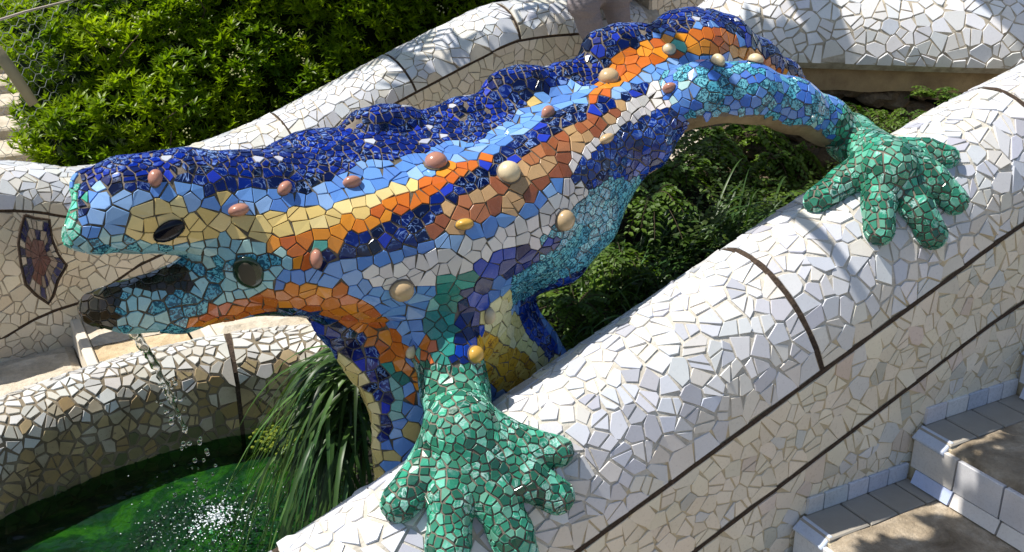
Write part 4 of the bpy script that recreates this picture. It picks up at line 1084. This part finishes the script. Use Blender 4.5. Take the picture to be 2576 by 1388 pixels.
# ---- strap-leaved grasses
def blades(name, roots, label, Ls, dirs, g, wd=.009, tone=(.6, 1.3), mat=None):
    o = thing(name, tuple(roots[0]), label, 'grass'); mb = MB()
    for p0, L, d in zip(roots, Ls, dirs):
        d = Vector(d).normalized(); side = d.cross(Vector((0, 0, 1))).normalized(); tn = random.uniform(*tone); n = 9; V = []; gg = g*random.uniform(.6, 1.3); tw = random.uniform(-.5, .5)
        for i in range(n+1):
            q = i/n; c = Vector(p0)+d*L*q*(1-.15*q)+Vector((0, 0, -gg*L*q*q)); w_ = wd*.5*(1-q**2.2)*(.7+.3*min(1, q*5))+.0004
            s2 = side*cos(tw*q*3)+Vector((0, 0, 1))*sin(tw*q*3)
            if c.z < -.315: c.z = -.315
            V += [c-s2*w_, c+Vector((0, 0, -w_*.35)), c+s2*w_]
        mb.add(V, [(i*3+k, i*3+k+1, i*3+k+4, i*3+k+3) for i in range(n) for k in (0, 1)], 0, (tn, tn, tn))
    ob = mb.build('blades', mat or GRASS, o, True); ob['kind'] = 'stuff'; return o
R_ = []; Ls = []; Ds = []
for i in range(300):
    p = at(random.uniform(830, 930), random.uniform(870, 1120), y=random.uniform(2.42, 2.75)); R_.append(p); Ls.append(random.uniform(.16, .44)*(1.25 if i % 9 == 0 else 1)); a = random.gauss(pi*1.0, .9)
    Ds.append((cos(a), sin(a)*.8, random.uniform(-.5, .6)))
blades('strap_grass', R_, 'big tuft of long drooping strap leaves hanging over the pool under the throat', Ls, Ds, 1.1, .0135, (.25, 1.15))
def tuft(px, py, y, n, L, lean, label, g=.6, wd=.007, sp=.05, tone=(.6, 1.4)):
    c = at(px, py, y=y); R_ = [c+RNG.normal(0, sp, 3)*[1, 1, .3] for _ in range(n)]
    blades('strap_grass', R_, label, [random.uniform(.5, 1)*L for _ in range(n)], [(lean[0]+random.gauss(0, .45), lean[1]+random.gauss(0, .4), random.uniform(.4, 1.2)) for _ in range(n)], g, wd, tone)
tuft(1560, 730, 2.50, 300, .34, (.35, .1), 'lit tuft of thin grass right below the teal belly', .5, sp=.07)
tuft(1700, 640, 2.55, 220, .42, (.5, -.1), 'arching grass tuft in the middle of the shaded bank', .55, sp=.06, tone=(.4, 1.0))
tuft(1820, 600, 2.45, 70, .50, (.8, -.2), 'long thin grass blades sweeping along behind the white parapet', .5, sp=.05, tone=(.5, .9))
tuft(1500, 850, 2.34, 40, .25, (.5, 0), 'small dark grass tuft low behind the parapet', .7)
mb_c = at(735, 1090, z=-.30)
mm = MB()
for i in range(1500): ball(mm, mb_c+RNG.normal(0, 1, 3)*[.050, .060, .008]+[0, 0, .012], random.uniform(.004, .009), 1, .8)
tag(mm.build('moss_clump', m_simple('yellow_moss', (.15, .19, .02), .9, .2, 60, .5)), 'bright yellow green moss at the pool edge under the grass', 'moss', kind='stuff')

# ================================================================ PLAQUE on the far wall
PC = at(100, 655, y=4.50); nrm = np.array([.22, -.97, .10]); nrm /= np.linalg.norm(nrm)
def onpl(px, py, off=0):
    d = at(px, py, depth=1)-CAM; t_ = ((PC+nrm*off-CAM)@nrm)/(d@nrm); return CAM+d*t_
pq = thing('wall_plaque', tuple(PC), 'star shaped ceramic plaque with maroon centre on the far white wall', 'plaque')
OUT = [(62, 540), (88, 548), (124, 552), (130, 600), (146, 640), (168, 668), (146, 705), (134, 745), (122, 764), (90, 742), (64, 715), (52, 660), (46, 610), (52, 575)]
CT = (100, 645)
def rg(k, q):
    n = len(OUT); f = q*n; i = int(f) % n; fr = f-int(f); a = OUT[i]; b = OUT[(i+1) % n]; x = a[0]+(b[0]-a[0])*fr; y = a[1]+(b[1]-a[1])*fr; return (CT[0]+(x-CT[0])*k, CT[1]+(y-CT[1])*k)
V = []; 
for off in (-.03, .012): V += [onpl(*p, off) for p in OUT]
n = len(OUT); mesh('back_plate', V, [tuple(range(n, 2*n))]+[(i, (i+1) % n, n+(i+1) % n, n+i) for i in range(n)], GROUT, pq)
V, Fc = tube_vf([onpl(*OUT[i % n], .014) for i in range(n+1)], .006, 6); mesh('rim', V, Fc, JOINT, pq)
for (k0, k1, m_, colr) in [(.0, .42, 14, 0), (.44, .68, 20, 1), (.70, .93, 26, 2)]:
    for i in range(m_):
        q0 = i/m_+.004; q1_ = (i+1)/m_-.004; P4 = [rg(k0 if k0 else .02, q0), rg(k0 if k0 else .02, q1_), rg(k1, q1_), rg(k1, q0)]
        top = [onpl(*p, .020+random.uniform(0, .002)) for p in P4]; low = [onpl(*p, .010) for p in P4]
        c = vary([(.13, .055, .05), random.choice([(.015, .015, .08), (.30, .24, .19), (.13, .06, .05)]), random.choice([(.012, .012, .07), (.02, .025, .10), (.45, .40, .33)])][colr], .2)
        mesh('shard', top+low, [(0, 1, 2, 3), (0, 4, 5, 1), (1, 5, 6, 2), (2, 6, 7, 3), (3, 7, 4, 0)], MATS[MI['clean_glaze']], pq, None, False, np.tile(c, (8, 1)))

# ================================================================ UPPER STEPS beyond the lizard's back
plane_sheet('upper_landing', 3.3, 9, 2.2, 5.2, .44, TREAD)
us = thing('staircase', (5, 4.5, .5), 'upper stone steps with cream tiled risers at the top centre', 'stairs')
for k in range(5):
    x0 = 4.6+.36*k; z = .60+.15*k; y = 5.4
    tilebox('tread', (x0+.5, 3.9, z-.035), 1.1, 3.2, .07, TREAD, us, None, None, .012, .004)
    while y > 2.4:
        L = random.uniform(.12, .2); tilebox('riser_tile', (x0-.03, y-L/2, z-.12), .02, L-.008, .095, RIS, us, vary(random.choice([(.66, .58, .44), (.70, .63, .50), (.60, .54, .44)]), .07), bev=.003); y -= L
    tilebox('mortar_bed', (x0+.04, 3.9, z-.12), .12, 3.1, .10, GROUT_D, us)
# ================================================================ WIRE NETTING, STAKE, ROPE
WIRE = NT('grey_wire').set((.34, .35, .36), .4, .6)
wf = thing('wire_fence', (.2, 5.3, 0), 'sagging hexagonal wire netting with a stake at the top left corner', 'fence')
mb = MB(); cw = .075; 
def npos(a, b):
    x = .02+a*.62; y = 5.22+a*.75; return np.array([x+.03*sin(b*5), y+.03*sin(a*4+b*3), .0+b+.03*sin(a*5)])
for i in range(22):
    for j in range(16):
        a0 = i*cw; b0 = j*cw*.9+(cw*.45 if i % 2 else 0)
        if b0 > 1.3: continue
        P0 = npos(a0-.25*cw, b0); P1 = npos(a0+.25*cw, b0); P2 = npos(a0+.75*cw, b0+cw*.45); P3 = npos(a0+.75*cw, b0-cw*.45)
        for q in ((P0, P1), (P1, P2), (P1, P3)):
            V, Fc = tube_vf(q, .0016, 4, False); mb.add(V, Fc)
mb.build('netting', WIRE, wf)['kind'] = 'stuff'
V, Fc = tube_vf([at(-60, 60, y=5.35), at(20, 165, y=5.32), at(85, 262, y=5.30)], [.030, .028, .024], 10); mesh('stake', V, Fc, m_simple('grey_wood', (.30, .26, .16), .85, .2, 60), wf, None, True)
V, Fc = tube_vf([at(-40, 62, y=5.3), at(60, 30, y=5.5), at(200, -5, y=5.9)], .006, 6); mesh('rope', V, Fc, m_simple('pale_rope', (.5, .42, .36), .9), wf, None, True)

# ================================================================ SEATED VISITOR (trousers in view, the rest above the frame)
hp = np.array([3.42, 4.95, 1.02])
pe = thing('person', (float(hp[0]), float(hp[1]), .55), 'person in grey trousers sitting on the far parapet, legs dangling behind the lizard', 'person')
def body_part(name, segs, lo, hi, mat, h=.012, k=.03, dn=.0, parent=None):
    f = Field(lo, hi, h)
    for s_ in segs: f.chain(s_[0], s_[1], k=s_[2] if len(s_) > 2 else k)
    V, Fc = f.surface()
    if dn: N = f.grad(V); V = V+N*np.array([dn*(mnoise.noise(Vector((q[0]*14, q[1]*14, q[2]*30)))+.4*mnoise.noise(Vector(q)*45)) for q in V])[:, None]
    return mesh(name, V, Fc, mat, parent or pe, None, True)
TRO = NT('grey_cotton'); nn = TRO.noise(8, 5, .6, 1.5, None, (1, 1, 4)); TRO.bump(nn, .6, .02); TRO = TRO.set(TRO.mix(TRO.noise(200, 2), (.22, .19, .195), (.34, .30, .31)), .9, .1)
SWE = m_simple('brown_knit', (.10, .05, .025), .95, .1, 90); SKIN = m_simple('skin', (.52, .32, .22), .5, .4); HAIR = m_simple('dark_hair', (.03, .02, .012), .6, .3, 80); SHOE = m_simple('dark_shoe', (.03, .03, .035), .5, .4)
hl = hp+[-.08, -.02, 0]; hr = hp+[.09, -.02, 0]
kl = at(1466, 6, y=4.52); al = at(1512, 150, y=4.50); kr = at(1545, -8, y=4.60); ar_ = at(1572, 130, y=4.60)
body_part('trousers', [([hl, kl], [.095, .072]), ([kl, al], [.070, .050]), ([hr, kr], [.095, .070]), ([kr, ar_], [.068, .048]), ([hl, hr], [.11, .11]), ([hp, hp+[0, .02, .14]], [.13, .125], .06)], (2.6, 4.2, .2), (3.8, 5.3, 1.4), TRO, .0125, .03, .006)
body_part('shoe', [([al+[0, 0, -.06], al+[-.02, -.14, -.09]], [.042, .036])], al-[.15, .3, .2], al+[.15, .15, .1], SHOE)
body_part('shoe', [([ar_+[0, 0, -.06], ar_+[-.02, -.14, -.09]], [.042, .036])], ar_-[.15, .3, .2], ar_+[.15, .15, .1], SHOE)
ch = hp+[0, .03, .42]; shl = ch+[-.17, 0, .06]; shr = ch+[.17, 0, .06]
body_part('jumper', [([hp+[0, .02, .10], ch], [.135, .15], .06), ([shl, shr], [.075, .075], .06), ([shl, shl+[-.07, -.05, -.26], shl+[.02, -.28, -.32]], [.06, .05, .042]), ([shr, shr+[.07, -.05, -.26], shr+[-.02, -.28, -.32]], [.06, .05, .042])], (2.9, 4.3, .9), (3.95, 5.3, 1.8), SWE, .015, .03, .004)
hdp = ch+[0, -.02, .30]
body_part('head', [([ch+[0, 0, .08], hdp], [.055, .06]), ([hdp+[0, 0, .02], hdp+[0, -.01, .08]], [.085, .095]), ([hdp+[0, -.09, .03], hdp+[0, -.105, .01]], [.014, .018], .01)], hdp-[.2, .2, .35], hdp+[.2, .2, .3], SKIN, .01, .025)
body_part('hair', [([hdp+[0, .03, .10], hdp+[0, .05, .02]], [.105, .09])], hdp-[.2, .2, .2], hdp+[.2, .25, .3], HAIR)
for s_, q in ((-1, shl+[.02, -.28, -.32]), (1, shr+[-.02, -.28, -.32])):
    sg = [([q, q+[0, -.08, -.02]], [.03, .034])]
    for k in range(4): sg.append(([q+[(-.027+.018*k), -.10, -.02], q+[(-.030+.020*k), -.15-.01*(k in (1, 2)), -.03], q+[(-.030+.020*k), -.165, -.055]], [.010, .009, .008], .006))
    sg.append(([q+[-s_*.02, -.06, -.02], q+[-s_*.06, -.11, -.03]], [.012, .010], .006))
    body_part('hand', sg, q-[.12, .25, .12], q+[.12, .08, .08], SKIN, .005, .02)

# ================================================================ TREES whose leaves throw the shadows on the walls
PB = m_simple('palm_bark', (.16, .12, .08), .95, .1, 25)
pt = thing('palm_tree', (1.0, 9.6, 0), 'palm behind the hedge, out of the picture, shading the far parapet', 'tree')
tp = np.array([1.80, 5.35, 2.25]); V, Fc = tube_vf([(1.0, 9.6, -.2), (1.1, 8.9, 1.0), (1.4, 7.6, 1.8), tp], [.14, .11, .10, .09], 12); mesh('trunk', V, Fc, PB, pt, None, True)
for k in range(11):
    a = 2*pi*k/11+.2; d = Vector((cos(a), sin(a), .35)); P = []; D = []; S_ = []
    for i in range(26):
        q = i/25; c = Vector(tp)+d*1.25*q+Vector((0, 0, -.75*q*q)); side = d.cross(Vector((0, 0, 1))).normalized()
        if q > .18:
            for sg in (-1, 1): P.append(c); D.append(side*sg+d*.7+Vector((0, 0, -.35))); S_.append(.30*(1-.55*q)*random.uniform(.8, 1.1))
    scatter('frond', leaf_template(1, .12, .1, .3), np.array(P), np.array(D), np.array(S_), GRASS, pt, None, .1)
cn = thing('tree', (.9, 8.3, 0), 'unseen leafy tree added above the frame to shade the fern bank and steps', 'tree')  # added out of view for its shade on the bank and near steps
P = []
while len(P) < 1500:
    x = random.uniform(1.15, 3.1); y = random.uniform(2.58, 3.5)
    if .588*x+.809*y > 4.1 or (x > 2.2 and y < 2.7) or mnoise.noise((x*5, y*5, 3)) > .24: continue
    P.append(np.array([x, y, .40])+np.array(SUN)*random.uniform(2.3, 2.7))
P = np.array(P); D = RNG.normal(0, 1, (len(P), 3)); D[:, 2] *= .4
scatter('foliage', leaf_template(1, .45, .15, .2), P, D, RNG.uniform(.07, .12, len(P)), LEAF, cn)['kind'] = 'stuff'
V, Fc = tube_vf([(.9, 8.3, -.2), (.95, 7.6, 1.4), (1.0, 6.0, 2.5), (1.2, 4.6, 2.75), (2.0, 3.9, 2.65), (2.6, 3.6, 2.6)], [.10, .09, .07, .05, .03, .012], 8); mesh('trunk', V, Fc, PB, cn, None, True)
P = []
while len(P) < 1000:
    x = random.uniform(1.6, 3.4); y = random.uniform(1.24, 1.49); zz = max(0, (x-2.2)/.41*.159)
    if y < 1.32+.10*mnoise.noise((x*4, 0, 0)): continue
    P.append(np.array([x, y, zz])+np.array(SUN)*random.uniform(2.2, 2.5))  # added leaves set sunward of the treads to darken the steps
P = np.array(P); D = RNG.normal(0, 1, (len(P), 3)); D[:, 2] *= .4
scatter('step_shade_leaves', leaf_template(1, .45, .15, .2), P, D, RNG.uniform(.08, .13, len(P)), LEAF, cn)['kind'] = 'stuff'
V, Fc = tube_vf([(1.2, 4.6, 2.75), (1.15, 3.2, 2.55), (1.2, 2.1, 2.15), (2.4, 1.95, 2.25)], [.05, .035, .02, .008], 8); mesh('branch', V, Fc, PB, cn, None, True)
tr_ = thing('tree', (1.2, 7.6, 0), 'broad leaved tree above the frame whose leaves shade the white bolster', 'tree')
def lf(px, py, x, t_, s_, d):
    return at(px, py, x=x)+np.array(SUN)*t_, s_, d
LP = [(2075, 40, 3.02, 1.9, .34, (-.55, -.8, -.1)), (2050, 110, 3.0, 1.9, .26, (-.35, -.9, -.1)), (2440, 30, 3.4, 1.9, .34, (.2, -.9, .3)), (2520, 10, 3.45, 1.9, .36, (.9, .4, .2)), (2380, -10, 3.35, 1.9, .30, (.9, .0, .3))]
P = np.array([lf(*q)[0] for q in LP]); S_ = np.array([q[4] for q in LP]); D = np.array([q[5] for q in LP])
scatter('leaf_cluster', leaf_template(1, .42, .15, .2, 6), P, D, S_, LEAF, tr_, None, .4)
hub = P.mean(0)+np.array([0, .1, .35]); mb = MB()
for p in P: V, Fc = tube_vf([hub, (hub+p)/2+[0, 0, .05], p], [.012, .008, .004], 5); mb.add(V, Fc)
mb.build('twigs', TWIG, tr_)
V, Fc = tube_vf([(1.2, 7.6, -.2), (1.25, 7.4, 1.6), (1.5, 6.6, 3.6), hub], [.10, .08, .05, .015], 8); mesh('trunk', V, Fc, PB, tr_, None, True)
